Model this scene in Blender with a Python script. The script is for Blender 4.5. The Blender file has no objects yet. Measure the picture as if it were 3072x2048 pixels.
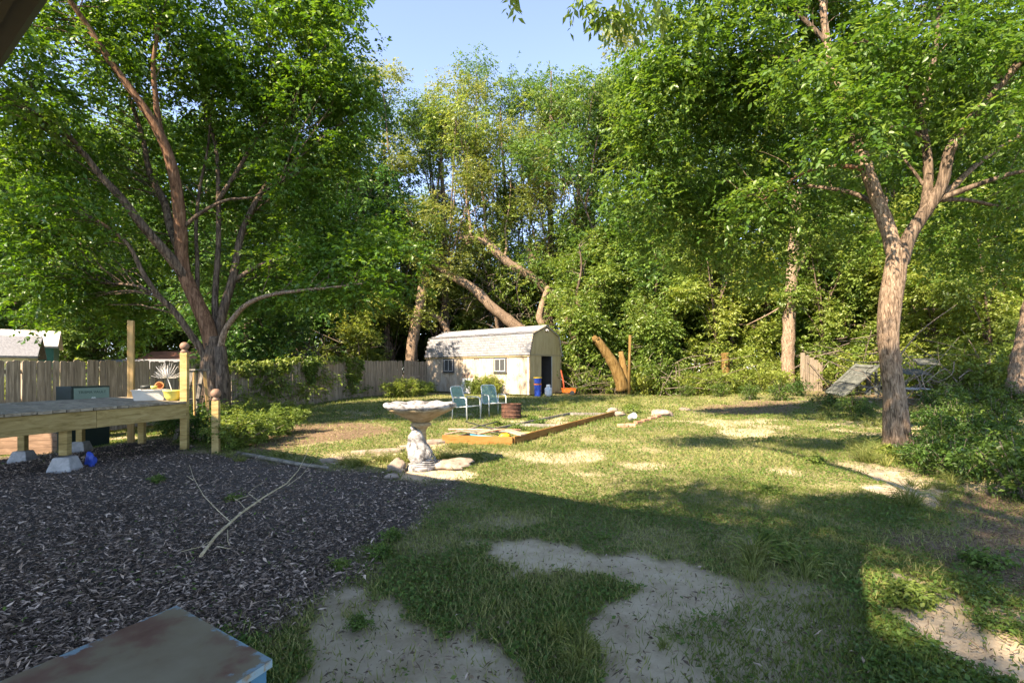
import bpy, math, random
import numpy as np
from mathutils import Vector, Matrix

random.seed(7)
rng = np.random.default_rng(7)
SC = bpy.context.scene
COL = SC.collection

# ------------------------------------------------------------------ camera, sky, sun, exposure
EYE, FPX, CX, HZ = 1.3, 1450.0, 1536.0, 1112.0
cam_d = bpy.data.cameras.new("camera")
cam_d.sensor_width = 36.0
cam_d.lens = 36.0 * FPX / 3072.0
cam_d.shift_y = (HZ - 1024.0) / 3072.0
cam_d.clip_start = 0.05
cam_d.clip_end = 1500
cam = bpy.data.objects.new("camera", cam_d)
COL.objects.link(cam)
cam.location = (0, 0, EYE)
cam.rotation_euler = (math.pi / 2, 0, 0)
SC.camera = cam

SUN_EL = math.radians(40)
SUN_AZ = Vector((-0.65, -0.76)).normalized()
SUNV = Vector((SUN_AZ.x * math.cos(SUN_EL), SUN_AZ.y * math.cos(SUN_EL), math.sin(SUN_EL)))
world = bpy.data.worlds.new("World")
SC.world = world
world.use_nodes = True
wn = world.node_tree
sky = wn.nodes.new("ShaderNodeTexSky")
sky.sky_type = 'NISHITA'
sky.sun_disc = False
sky.sun_elevation = SUN_EL
sky.sun_rotation = math.atan2(SUN_AZ.x, SUN_AZ.y)
sky.air_density = 0.5
sky.dust_density = 0.0
sky.ozone_density = 2.5
wn.links.new(sky.outputs[0], wn.nodes["Background"].inputs[0])
wn.nodes["Background"].inputs[1].default_value = 0.15
sun_d = bpy.data.lights.new("sun", 'SUN')
sun_d.energy = 3.4
sun_d.angle = math.radians(0.55)
sun_d.color = (1.0, 0.955, 0.87)
sun = bpy.data.objects.new("sun", sun_d)
COL.objects.link(sun)
sun.location = (-20, -25, 40)
sun.rotation_euler = (-SUNV).to_track_quat('-Z', 'Y').to_euler()
SC.view_settings.view_transform = 'Standard'
SC.view_settings.look = 'None'
SC.view_settings.exposure = 2.65
SC.view_settings.gamma = 1.0
SC.view_settings.use_white_balance = True
SC.view_settings.white_balance_temperature = 8400
SC.view_settings.white_balance_tint = 18
SC.render.engine = 'CYCLES'
SC.cycles.max_bounces = 12
SC.cycles.diffuse_bounces = 8
SC.cycles.glossy_bounces = 2
SC.cycles.transmission_bounces = 8
SC.cycles.transparent_max_bounces = 4
SC.cycles.caustics_reflective = False
SC.cycles.caustics_refractive = False
SC.cycles.use_denoising = True

# ------------------------------------------------------------------ helpers
def sstep(a, b, x):
    t = np.clip((np.asarray(x, float) - a) / (b - a), 0, 1)
    return t * t * (3 - 2 * t)

def _h(ix, iy, iz, s):
    n = (ix * 374761393 + iy * 668265263 + iz * 1274126177 + s * 974634777) & 0xFFFFFFFF
    n = ((n ^ (n >> 13)) * 1274126177) & 0xFFFFFFFF
    return ((n ^ (n >> 16)) & 0xFFFF) / 65535.0

def vnoise(p, seed=0):
    p = np.asarray(p, float)
    if p.shape[1] == 2:
        p = np.concatenate([p, np.zeros((len(p), 1))], 1)
    i = np.floor(p).astype(np.int64)
    f = p - i
    f = f * f * (3 - 2 * f)
    r = 0
    for dx in (0, 1):
        for dy in (0, 1):
            for dz in (0, 1):
                w = (f[:, 0] if dx else 1 - f[:, 0]) * (f[:, 1] if dy else 1 - f[:, 1]) * (f[:, 2] if dz else 1 - f[:, 2])
                r = r + w * _h(i[:, 0] + dx, i[:, 1] + dy, i[:, 2] + dz, seed)
    return r

def fbm(p, seed=0, octs=3):
    p = np.asarray(p, float)
    r, a, t = 0, 1.0, 0
    for k in range(octs):
        r = r + a * vnoise(p * 2 ** k + 17.3 * k, seed + k)
        t += a
        a *= 0.5
    return r / t

def zg_arr(x, y):
    """height of the ground: it dips along the fence on the left and rises to the wood on the right"""
    x = np.asarray(x, float); y = np.asarray(y, float)
    z = -0.34 * sstep(6.2, 9.6, -x) * (1 - sstep(16.5, 23, y))
    z = z + 0.34 * sstep(8, 14, x) * sstep(12, 22, y)
    p = np.stack([x.ravel(), y.ravel()], 1)
    z = z + ((fbm(p * 0.9, 3) - 0.5) * 0.05).reshape(z.shape)
    return z

def zg(x, y):
    return float(zg_arr(np.array([x]), np.array([y]))[0])

def G(px, py, z=0.0):
    """photo pixel -> point on the ground plane at height z"""
    Y = FPX * (EYE - z) / (py - HZ)
    return ((px - CX) / FPX * Y, Y)

def P(px, py, Y):
    """photo pixel at a known distance -> point"""
    return Vector(((px - CX) / FPX * Y, Y, EYE - (py - HZ) / FPX * Y))

ORG = {}
def org(o):
    return ORG.get(o.name, Vector((0, 0, 0))) if o else Vector((0, 0, 0))

def tag(o, label=None, cat=None, group=None, kind=None):
    if label: o["label"] = label
    if cat: o["category"] = cat
    if group: o["group"] = group
    if kind: o["kind"] = kind
    return o

def thing(name, label, cat, loc=(0, 0, 0), group=None):
    o = bpy.data.objects.new(name, None)
    o.empty_display_size = 0.1
    COL.objects.link(o)
    o.location = loc
    ORG[o.name] = Vector(loc)
    return tag(o, label, cat, group)

def link(name, me, mat, parent=None, loc=None):
    o = bpy.data.objects.new(name, me)
    COL.objects.link(o)
    if mat and not me.materials:
        me.materials.append(mat)
    o.parent = parent
    if loc is not None:
        o.location = loc
    ORG[o.name] = org(parent) + (Vector(loc) if loc is not None else Vector((0, 0, 0)))
    return o

def smooth_all(me):
    me.polygons.foreach_set("use_smooth", np.ones(len(me.polygons), bool))

class MB:
    """collects shapes in world coordinates, build() links them as one mesh object"""
    def __init__(s):
        s.v, s.f = [], []
    def add(s, vs, fs):
        b = len(s.v)
        s.v += [tuple(v) for v in vs]
        s.f += [tuple(b + i for i in f) for f in fs]
        return s
    def box(s, c, size, rz=0.0, mat=None):
        m = mat if mat is not None else Matrix.Rotation(rz, 3, 'Z')
        hx, hy, hz = size[0] / 2, size[1] / 2, size[2] / 2
        c = Vector(c)
        vs = [c + m @ Vector((sx * hx, sy * hy, sz * hz)) for sz in (-1, 1) for sy in (-1, 1) for sx in (-1, 1)]
        return s.add(vs, [(0, 2, 3, 1), (4, 5, 7, 6), (0, 1, 5, 4), (2, 6, 7, 3), (0, 4, 6, 2), (1, 3, 7, 5)])
    def beam(s, a, b, w, h, up=(0, 0, 1)):
        a, b = Vector(a), Vector(b)
        d = (b - a); L = d.length; d.normalize()
        up = Vector(up)
        x = d.cross(up)
        if x.length < 1e-4: x = d.cross(Vector((0, 1, 0)))
        x.normalize(); z = x.cross(d)
        m = Matrix((x, d, z)).transposed()
        return s.box((a + b) / 2, (w, L, h), mat=m)
    def prism(s, poly, z0, z1):
        n = len(poly)
        vs = [(p[0], p[1], z0) for p in poly] + [(p[0], p[1], z1) for p in poly]
        fs = [tuple(range(n - 1, -1, -1)), tuple(range(n, 2 * n))] + [(i, (i + 1) % n, n + (i + 1) % n, n + i) for i in range(n)]
        return s.add(vs, fs)
    def slab(s, quad, t, nrm=None):
        """a quad given a thickness t against its normal"""
        q = [Vector(p) for p in quad]
        n = nrm if nrm is not None else (q[1] - q[0]).cross(q[2] - q[0]).normalized()
        b = [p - n * t for p in q]
        k = len(q)
        return s.add(q + b, [tuple(range(k)), tuple(range(2 * k - 1, k - 1, -1))] + [(i, k + i, k + (i + 1) % k, (i + 1) % k) for i in range(k)])
    def tube(s, path, rad, n=8, cap=True, wob=0.0):
        path = [Vector(p) for p in path]
        m = len(path)
        if not hasattr(rad, '__len__'): rad = [rad] * m
        t = [(path[min(i + 1, m - 1)] - path[max(i - 1, 0)]).normalized() for i in range(m)]
        x = t[0].cross(Vector((0, 0, 1)))
        if x.length < 1e-3: x = t[0].cross(Vector((1, 0, 0)))
        x.normalize()
        b = len(s.v)
        for i in range(m):
            x = (x - t[i] * x.dot(t[i]))
            if x.length < 1e-6: x = t[i].orthogonal()
            x.normalize()
            y = t[i].cross(x)
            for k in range(n):
                a = 2 * math.pi * k / n
                r = rad[i] * (1 + (random.uniform(-wob, wob) if wob else 0))
                s.v.append(tuple(path[i] + x * (math.cos(a) * r) + y * (math.sin(a) * r)))
        for i in range(m - 1):
            for k in range(n):
                s.f.append((b + i * n + k, b + i * n + (k + 1) % n, b + (i + 1) * n + (k + 1) % n, b + (i + 1) * n + k))
        if cap:
            s.f.append(tuple(b + k for k in range(n - 1, -1, -1)))
            s.f.append(tuple(b + (m - 1) * n + k for k in range(n)))
        return s
    def lathe(s, prof, c=(0, 0, 0), n=20, fn=None):
        b = len(s.v)
        for (r, z) in prof:
            for k in range(n):
                a = 2 * math.pi * k / n
                rr, zz = (r, z) if fn is None else fn(r, z, a)
                s.v.append((c[0] + rr * math.cos(a), c[1] + rr * math.sin(a), c[2] + zz))
        for i in range(len(prof) - 1):
            for k in range(n):
                s.f.append((b + i * n + k, b + i * n + (k + 1) % n, b + (i + 1) * n + (k + 1) % n, b + (i + 1) * n + k))
        s.f.append(tuple(b + k for k in range(n - 1, -1, -1)))
        s.f.append(tuple(b + (len(prof) - 1) * n + k for k in range(n)))
        return s
    def ball(s, c, r, n=10, sq=(1, 1, 1), rough=0.0, seed=0):
        prof = []
        for i in range(1, n):
            a = math.pi * i / n
            prof.append((math.sin(a), -math.cos(a)))
        b = len(s.v)
        s.lathe(prof, (0, 0, 0), n * 2)
        if rough:
            pts = np.array(s.v[b:])
            k = 1 + (vnoise(pts * 1.6 + seed * 9.1 + 5, seed) - 0.5) * 2 * rough + (vnoise(pts * 3.7 + seed, seed + 2) - 0.5) * rough
        else:
            k = np.ones(len(s.v) - b)
        for j in range(b, len(s.v)):
            v = s.v[j]; q = k[j - b]
            s.v[j] = (c[0] + v[0] * r * sq[0] * q, c[1] + v[1] * r * sq[1] * q, c[2] + v[2] * r * sq[2] * q)
        return s
    def build(s, name, mat, parent=None, smooth=False, local=False, bevel=0.0):
        me = bpy.data.meshes.new(name)
        o_ = Vector((0, 0, 0)) if local else org(parent)
        me.from_pydata([(v[0] - o_.x, v[1] - o_.y, v[2] - o_.z) for v in s.v], [], s.f)
        me.update()
        if smooth: smooth_all(me)
        o = link(name, me, mat, parent)
        if bevel:
            md = o.modifiers.new("bevel", 'BEVEL'); md.width = bevel; md.segments = 2; md.limit_method = 'ANGLE'
        return o

# leaves, blades, chips: four-point folded blades made with numpy
def unit(a):
    return a / np.maximum(np.linalg.norm(a, axis=1, keepdims=True), 1e-9)

def leaf_mesh(name, pos, dr, nr, L, W, tint, fold=0.18, widest=0.42):
    n = len(pos)
    dr = unit(dr)
    side = unit(np.cross(dr, nr))
    up = np.cross(side, dr)
    L = np.broadcast_to(np.asarray(L, float), (n,))[:, None]
    W = np.broadcast_to(np.asarray(W, float), (n,))[:, None]
    mid = pos + dr * L * widest + up * W * fold
    v = np.empty((n, 4, 3), np.float32)
    v[:, 0] = pos
    v[:, 1] = mid + side * W * 0.5
    v[:, 2] = pos + dr * L - up * L * 0.08
    v[:, 3] = mid - side * W * 0.5
    me = bpy.data.meshes.new(name)
    me.vertices.add(n * 4)
    me.vertices.foreach_set("co", v.ravel())
    idx = (np.arange(n)[:, None] * 4 + np.array([0, 1, 2, 0, 2, 3])[None]).astype(np.int32)
    me.loops.add(n * 6)
    me.loops.foreach_set("vertex_index", idx.ravel())
    me.polygons.add(n * 2)
    me.polygons.foreach_set("loop_start", np.arange(0, n * 6, 3, dtype=np.int32))
    me.update(calc_edges=True)
    at = me.attributes.new("tint", 'FLOAT', 'POINT')
    at.data.foreach_set("value", np.repeat(np.asarray(tint, np.float32), 4))
    return me

def rand_dirs(n):
    return unit(rng.normal(size=(n, 3)))

def sprays(cent, rad, sprigs, leaves, droop=0.35, L=0.1, W=0.04, length=0.35, out=None, flat=0.5):
    """leafy sprigs around every cluster centre: returns the arrays for leaf_mesh"""
    nc = len(cent)
    rad = np.broadcast_to(np.asarray(rad, float), (nc,))
    c = np.repeat(cent, sprigs, 0)
    r = np.repeat(rad, sprigs)[:, None]
    base_t = np.repeat(rng.random(nc), sprigs)
    d = rand_dirs(len(c))
    if out is not None:
        d = d + np.repeat(out, sprigs, 0) * 0.5
    d[:, 2] *= flat
    d[:, 2] -= droop * 0.5
    d = unit(d)
    o = c + rand_dirs(len(c)) * r * rng.random((len(c), 1)) ** 0.5
    ns = len(o)
    t = np.tile((np.arange(leaves) + 0.6) / leaves, ns)[:, None]
    o2 = np.repeat(o, leaves, 0)
    d2 = np.repeat(d, leaves, 0)
    sg = np.tile(np.where(np.arange(leaves) % 2 == 0, 1.0, -1.0), ns)[:, None]
    side = unit(np.cross(d2, np.array([0, 0, 1.0]) + rng.normal(size=d2.shape) * 0.25))
    n = len(o2)
    pos = o2 + d2 * t * length + np.array([0, 0, -1.0]) * (t ** 2) * length * droop * 0.6
    ld = d2 * 0.65 + side * sg * 0.8 + np.array([0, 0, -1.0]) * droop + rng.normal(size=(n, 3)) * 0.3
    nr = np.array([0, 0, 1.0]) + rng.normal(size=(n, 3)) * 0.5
    LL = L * (0.42 + 1.15 * rng.random(n))
    tint = np.clip(np.repeat(np.repeat(base_t, sprigs), leaves)[:n] * 0.68 + rng.random(n) * 0.32, 0, 1)
    return pos, ld, nr, LL, LL * (W / L), tint

def in_ellipsoids(lobes, clump=0.5, gap=0.42, shell=0.5, seed=0):
    """cluster centres in a union of ellipsoids, with gaps"""
    out, nrm = [], []
    for (c, r, n) in lobes:
        c = np.array(c, float); r = np.broadcast_to(np.array(r, float), (3,))
        d = rand_dirs(int(n * 2.0))
        q = rng.random((len(d), 1)) ** shell
        p = c + d * q * r
        k = fbm(p * clump + seed * 3.1, seed, 2) > gap
        p, d = p[k][:int(n)], d[k][:int(n)]
        out.append(p); nrm.append(d)
    return np.concatenate(out), np.concatenate(nrm)

# ------------------------------------------------------------------ materials
def newmat(name):
    m = bpy.data.materials.new(name)
    m.use_nodes = True
    nt = m.node_tree
    for n in list(nt.nodes): nt.nodes.remove(n)
    out = nt.nodes.new("ShaderNodeOutputMaterial")
    return m, nt, out

def N(nt, t, **kw):
    n = nt.nodes.new(t)
    for k, v in kw.items():
        if k in n.inputs: n.inputs[k].default_value = v
        else: setattr(n, k, v)
    return n

def ramp(nt, stops):
    r = nt.nodes.new("ShaderNodeValToRGB")
    e = r.color_ramp.elements
    while len(e) > 1: e.remove(e[-1])
    e[0].position = stops[0][0]; e[0].color = (*stops[0][1], 1)
    for p, c in stops[1:]:
        k = e.new(p); k.color = (*c, 1)
    return r

def coords(nt, scale=(1, 1, 1), rnd=True):
    tc = N(nt, "ShaderNodeTexCoord")
    mp = N(nt, "ShaderNodeMapping")
    mp.inputs["Scale"].default_value = scale
    src = tc.outputs["Object"]
    if rnd:
        oi = N(nt, "ShaderNodeObjectInfo")
        ml = N(nt, "ShaderNodeMath", operation='MULTIPLY'); ml.inputs[1].default_value = 37.0
        nt.links.new(oi.outputs["Random"], ml.inputs[0])
        va = N(nt, "ShaderNodeVectorMath", operation='ADD')
        nt.links.new(src, va.inputs[0]); nt.links.new(ml.outputs[0], va.inputs[1])
        src = va.outputs[0]
    nt.links.new(src, mp.inputs[0])
    return mp.outputs[0]

def c3(c, k): return tuple(max(0, min(1, x * k)) for x in c)

def surf(name, stops, scale=(4, 4, 4), nscale=3.0, detail=8, rough=0.75, bump=0.3, bdist=0.01, metal=0.0, var=0.15, spec=0.3, dist=0.6, fine=None):
    """noise-coloured surface: stretched noise through a ramp, object-random value, bump"""
    m, nt, out = newmat(name)
    L = nt.links.new
    co = coords(nt, scale)
    nz = N(nt, "ShaderNodeTexNoise", Scale=nscale, Detail=float(detail), Roughness=0.65, Distortion=dist)
    L(co, nz.inputs["Vector"])
    rp = ramp(nt, stops)
    L(nz.outputs["Fac"], rp.inputs[0])
    oi = N(nt, "ShaderNodeObjectInfo")
    mr = N(nt, "ShaderNodeMapRange"); mr.inputs[3].default_value = 1 - var; mr.inputs[4].default_value = 1 + var
    L(oi.outputs["Random"], mr.inputs[0])
    hs = N(nt, "ShaderNodeHueSaturation")
    L(rp.outputs[0], hs.inputs["Color"]); L(mr.outputs[0], hs.inputs["Value"])
    b = N(nt, "ShaderNodeBsdfPrincipled", Roughness=rough, Metallic=metal)
    b.inputs["Specular IOR Level"].default_value = spec
    L(hs.outputs[0], b.inputs["Base Color"])
    if bump:
        bp = N(nt, "ShaderNodeBump", Strength=bump, Distance=bdist)
        L(nz.outputs["Fac"], bp.inputs["Height"]); L(bp.outputs[0], b.inputs["Normal"])
    L(b.outputs[0], out.inputs[0])
    return m

def plain(name, col, rough=0.5, metal=0.0, var=0.25, bump=0.1, spec=0.4):
    return surf(name, [(0.25, c3(col, 1 - var)), (0.6, col), (0.8, c3(col, 1 + var * 0.6))], (1, 1, 1), 6.0, 6, rough, bump, 0.004, metal, 0.05, spec)

def leaf_mat(name, dark, mid, light, trans=0.38, rough=0.45, hue_var=0.12, spec=0.35):
    m, nt, out = newmat(name)
    L = nt.links.new
    at = N(nt, "ShaderNodeAttribute", attribute_name="tint")
    rp = ramp(nt, [(0.0, dark), (0.5, mid), (1.0, light)])
    L(at.outputs["Fac"], rp.inputs[0])
    oi = N(nt, "ShaderNodeObjectInfo")
    mr = N(nt, "ShaderNodeMapRange"); mr.inputs[3].default_value = 1 - hue_var; mr.inputs[4].default_value = 1 + hue_var
    L(oi.outputs["Random"], mr.inputs[0])
    mr2 = N(nt, "ShaderNodeMapRange"); mr2.inputs[3].default_value = 0.5 + hue_var * 0.13; mr2.inputs[4].default_value = 0.5 - hue_var * 0.13
    L(oi.outputs["Random"], mr2.inputs[0])
    hs = N(nt, "ShaderNodeHueSaturation")
    L(rp.outputs[0], hs.inputs["Color"]); L(mr.outputs[0], hs.inputs["Value"]); L(mr2.outputs[0], hs.inputs["Hue"])
    b = N(nt, "ShaderNodeBsdfPrincipled", Roughness=rough)
    b.inputs["Specular IOR Level"].default_value = spec
    L(hs.outputs[0], b.inputs["Base Color"])
    tr = N(nt, "ShaderNodeBsdfTranslucent")
    hs2 = N(nt, "ShaderNodeHueSaturation", Hue=0.485, Saturation=1.1, Value=1.35)
    L(hs.outputs[0], hs2.inputs["Color"]); L(hs2.outputs[0], tr.inputs["Color"])
    mx = N(nt, "ShaderNodeMixShader"); mx.inputs[0].default_value = trans
    L(b.outputs[0], mx.inputs[1]); L(tr.outputs[0], mx.inputs[2]); L(mx.outputs[0], out.inputs[0])
    return m

MAT = {}
MAT['leaf_maple'] = leaf_mat('leaf_maple', (0.032, 0.098, 0.013), (0.056, 0.148, 0.020), (0.13, 0.23, 0.038), 0.47, 0.42, spec=0.5)
MAT['leaf_right'] = leaf_mat('leaf_right', (0.050, 0.115, 0.017), (0.095, 0.178, 0.028), (0.20, 0.275, 0.055), 0.48, 0.42, spec=0.5)
MAT['leaf_forest'] = leaf_mat('leaf_forest', (0.066, 0.125, 0.021), (0.125, 0.202, 0.038), (0.24, 0.30, 0.075), 0.46, 0.42, hue_var=0.22, spec=0.5)
MAT['leaf_wood_deep'] = leaf_mat('leaf_wood_deep', (0.036, 0.092, 0.020), (0.070, 0.150, 0.032), (0.14, 0.22, 0.055), 0.46, 0.42, hue_var=0.2, spec=0.5)
MAT['leaf_wood_pale'] = leaf_mat('leaf_wood_pale', (0.105, 0.145, 0.028), (0.185, 0.220, 0.048), (0.31, 0.31, 0.095), 0.46, 0.42, hue_var=0.2, spec=0.5)
MAT['leaf_shrub'] = leaf_mat('leaf_shrub', (0.075, 0.125, 0.022), (0.135, 0.195, 0.036), (0.23, 0.28, 0.065), 0.44, hue_var=0.2)
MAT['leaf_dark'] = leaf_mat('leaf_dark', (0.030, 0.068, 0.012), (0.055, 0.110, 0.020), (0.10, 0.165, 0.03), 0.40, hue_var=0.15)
MAT['leaf_grass'] = leaf_mat('leaf_grass', (0.070, 0.110, 0.022), (0.140, 0.172, 0.042), (0.32, 0.31, 0.125), 0.35, 0.55, spec=0.25)
MAT['leaf_weed'] = leaf_mat('leaf_weed', (0.050, 0.098, 0.018), (0.090, 0.155, 0.028), (0.18, 0.235, 0.06), 0.35, 0.5, spec=0.25)
MAT['chip'] = leaf_mat('chip', (0.066, 0.047, 0.032), (0.205, 0.155, 0.112), (0.46, 0.365, 0.275), 0.0, 0.8, spec=0.2)
MAT['litter'] = leaf_mat('litter', (0.045, 0.032, 0.020), (0.12, 0.085, 0.05), (0.28, 0.215, 0.14), 0.1, 0.8, spec=0.2)
MAT['bark'] = surf('bark', [(0.34, (0.022, 0.016, 0.012)), (0.48, (0.075, 0.055, 0.038)), (0.60, (0.15, 0.11, 0.078)), (0.8, (0.25, 0.195, 0.14))], (14, 14, 2.2), 1.6, 10, 0.9, 0.9, 0.03, var=0.12, spec=0.1)
MAT['bark_red'] = surf('bark_red', [(0.32, (0.04, 0.022, 0.013)), (0.5, (0.13, 0.07, 0.04)), (0.7, (0.24, 0.145, 0.09))], (12, 12, 2.5), 1.6, 10, 0.9, 0.8, 0.02, var=0.1, spec=0.1)
MAT['bark_pale'] = surf('bark_pale', [(0.36, (0.05, 0.034, 0.022)), (0.47, (0.165, 0.115, 0.076)), (0.58, (0.28, 0.205, 0.14)), (0.75, (0.37, 0.285, 0.20))], (17, 17, 3.0), 1.8, 10, 0.9, 1.0, 0.05, var=0.12, spec=0.1, dist=1.2)
MAT['bark_orange'] = surf('bark_orange', [(0.3, (0.05, 0.028, 0.010)), (0.5, (0.13, 0.080, 0.026)), (0.72, (0.23, 0.155, 0.065))], (7, 7, 0.8), 1.8, 9, 0.9, 0.7, 0.03, var=0.08, spec=0.1)
MAT['dry_stick'] = surf('dry_stick', [(0.3, (0.26, 0.20, 0.11)), (0.6, (0.46, 0.38, 0.24)), (0.8, (0.55, 0.47, 0.32))], (6, 6, 6), 2, 5, 0.8, 0.2, 0.003, var=0.1)
MAT['twig'] = surf('twig', [(0.35, (0.07, 0.055, 0.042)), (0.65, (0.19, 0.155, 0.12))], (4, 4, 4), 3, 4, 0.9, 0.2, var=0.2, spec=0.1)
MAT['fence'] = surf('fence', [(0.28, (0.085, 0.068, 0.048)), (0.48, (0.215, 0.172, 0.122)), (0.66, (0.33, 0.27, 0.195)), (0.8, (0.42, 0.36, 0.28))], (11, 11, 0.75), 2.2, 9, 0.88, 0.5, 0.006, var=0.22, spec=0.15)
MAT['deck_wood'] = surf('deck_wood', [(0.27, (0.10, 0.068, 0.022)), (0.42, (0.26, 0.185, 0.070)), (0.6, (0.36, 0.27, 0.115)), (0.8, (0.46, 0.37, 0.18))], (2.2, 2.2, 14), 1.5, 9, 0.8, 0.35, 0.004, var=0.12, spec=0.2)
MAT['post_wood'] = surf('post_wood', [(0.27, (0.13, 0.078, 0.025)), (0.45, (0.31, 0.195, 0.075)), (0.75, (0.44, 0.30, 0.14))], (12, 12, 0.9), 1.6, 9, 0.8, 0.3, 0.004, var=0.15, spec=0.2)
MAT['deck_board'] = surf('deck_board', [(0.25, (0.07, 0.058, 0.042)), (0.45, (0.20, 0.165, 0.115)), (0.65, (0.33, 0.285, 0.205)), (0.82, (0.45, 0.40, 0.31))], (5, 5, 8), 1.6, 9, 0.85, 0.4, 0.004, var=0.2, spec=0.2)
MAT['bed_wood'] = surf('bed_wood', [(0.26, (0.085, 0.036, 0.009)), (0.45, (0.19, 0.088, 0.022)), (0.75, (0.26, 0.14, 0.045))], (2, 2, 12), 1.5, 8, 0.8, 0.3, 0.004, var=0.1, spec=0.2)
MAT['brown_plank'] = surf('brown_plank', [(0.3, (0.09, 0.055, 0.032)), (0.6, (0.19, 0.12, 0.075)), (0.8, (0.26, 0.175, 0.115))], (2, 2, 10), 1.6, 8, 0.85, 0.3, 0.004, var=0.1)
MAT['tool_wood'] = surf('tool_wood', [(0.3, (0.17, 0.105, 0.065)), (0.6, (0.34, 0.24, 0.17))], (3, 3, 3), 3, 6, 0.8, 0.2, 0.003, var=0.3)
MAT['tool_dark'] = plain('tool_dark', (0.03, 0.035, 0.03), 0.5)
MAT['grey_wood'] = surf('grey_wood', [(0.28, (0.05, 0.046, 0.038)), (0.5, (0.15, 0.14, 0.115)), (0.75, (0.27, 0.255, 0.22))], (6, 6, 3), 1.8, 9, 0.9, 0.4, 0.005, var=0.2, spec=0.15)
MAT['door_shade_grey'] = surf('door_shade_grey', [(0.28, (0.028, 0.03, 0.025)), (0.5, (0.075, 0.082, 0.07)), (0.75, (0.15, 0.16, 0.14))], (6, 6, 3), 1.8, 9, 0.9, 0.4, 0.005, var=0.15, spec=0.15)  # darker copy of the grey wood, with the thicket's shade put into the colour
MAT['siding'] = surf('siding', [(0.25, (0.15, 0.105, 0.065)), (0.42, (0.33, 0.265, 0.19)), (0.6, (0.43, 0.37, 0.29)), (0.8, (0.50, 0.445, 0.365))], (2.5, 2.5, 0.5), 1.6, 10, 0.8, 0.25, 0.004, var=0.04, spec=0.2)
MAT['siding_end'] = surf('siding_end', [(0.25, (0.20, 0.15, 0.07)), (0.45, (0.36, 0.28, 0.14)), (0.8, (0.46, 0.37, 0.20))], (2.5, 2.5, 0.5), 1.6, 10, 0.8, 0.25, 0.004, var=0.04, spec=0.2)
MAT['trim'] = plain('trim', (0.30, 0.24, 0.13), 0.7)
MAT['trim_dark'] = plain('trim_dark', (0.05, 0.055, 0.06), 0.6)
MAT['trim_white'] = plain('trim_white', (0.50, 0.49, 0.46), 0.5)
MAT['shingle'] = surf('shingle', [(0.25, (0.17, 0.18, 0.19)), (0.5, (0.29, 0.30, 0.31)), (0.8, (0.40, 0.41, 0.42))], (3, 3, 3), 6, 8, 0.9, 0.4, 0.004, var=0.14, spec=0.15)
MAT['roof_under'] = plain('roof_under', (0.06, 0.055, 0.05), 0.9)
MAT['inside_shade'] = plain('inside_shade', (0.03, 0.026, 0.022), 0.9)  # near-black colour stands in for the shade inside the shed
MAT['concrete'] = surf('concrete', [(0.3, (0.20, 0.205, 0.20)), (0.55, (0.31, 0.31, 0.30)), (0.8, (0.40, 0.40, 0.385))], (1, 1, 1), 9, 9, 0.9, 0.4, 0.006, var=0.05, spec=0.2)
MAT['stone_white'] = surf('stone_white', [(0.36, (0.055, 0.053, 0.050)), (0.46, (0.15, 0.147, 0.14)), (0.56, (0.29, 0.285, 0.27)), (0.8, (0.36, 0.355, 0.34))], (1, 1, 1), 11, 8, 0.85, 0.5, 0.012, var=0.03, spec=0.2)
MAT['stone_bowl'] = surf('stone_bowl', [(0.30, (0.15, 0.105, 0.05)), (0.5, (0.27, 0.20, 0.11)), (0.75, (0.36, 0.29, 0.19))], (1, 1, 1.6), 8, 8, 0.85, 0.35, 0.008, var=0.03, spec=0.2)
MAT['rock'] = surf('rock', [(0.3, (0.13, 0.10, 0.075)), (0.55, (0.25, 0.20, 0.155)), (0.8, (0.35, 0.295, 0.24))], (1, 1, 1), 7, 8, 0.9, 0.5, 0.015, var=0.15, spec=0.15)
MAT['brick'] = surf('brick', [(0.3, (0.22, 0.10, 0.06)), (0.6, (0.42, 0.22, 0.14)), (0.8, (0.52, 0.33, 0.24))], (1, 1, 1), 9, 8, 0.9, 0.4, 0.006, var=0.2, spec=0.15)
MAT['metal_tube'] = plain('metal_tube', (0.42, 0.46, 0.44), 0.4, 0.2, 0.12)
MAT['web_green'] = plain('web_green', (0.11, 0.21, 0.17), 0.45, 0, 0.2)
MAT['rust'] = surf('rust', [(0.3, (0.018, 0.010, 0.007)), (0.5, (0.06, 0.028, 0.018)), (0.72, (0.13, 0.062, 0.038))], (2, 2, 2), 5, 9, 0.85, 0.4, 0.005, var=0.05, spec=0.25)
MAT['blue_plastic'] = plain('blue_plastic', (0.015, 0.065, 0.36), 0.4)
MAT['yellow_plastic'] = plain('yellow_plastic', (0.75, 0.47, 0.03), 0.45)
MAT['orange_plastic'] = plain('orange_plastic', (0.62, 0.16, 0.025), 0.45)
MAT['red_paint'] = plain('red_paint', (0.48, 0.09, 0.035), 0.5)
MAT['white_paint'] = plain('white_paint', (0.50, 0.52, 0.51), 0.4, 0, 0.12)
MAT['cyan_plastic'] = plain('cyan_plastic', (0.06, 0.32, 0.42), 0.5)
MAT['tub_white'] = plain('tub_white', (0.48, 0.455, 0.40), 0.5, 0, 0.15)
MAT['pot_yellow'] = plain('pot_yellow', (0.60, 0.53, 0.12), 0.45, 0, 0.15)
MAT['finial'] = plain('finial', (0.19, 0.11, 0.07), 0.7)
MAT['terracotta'] = plain('terracotta', (0.50, 0.20, 0.07), 0.7)
MAT['box_green'] = plain('box_green', (0.006, 0.018, 0.014), 0.5)
MAT['panel_green'] = plain('panel_green', (0.15, 0.22, 0.17), 0.6, 0, 0.1)
MAT['letter'] = plain('letter', (0.03, 0.07, 0.05), 0.6)
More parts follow.
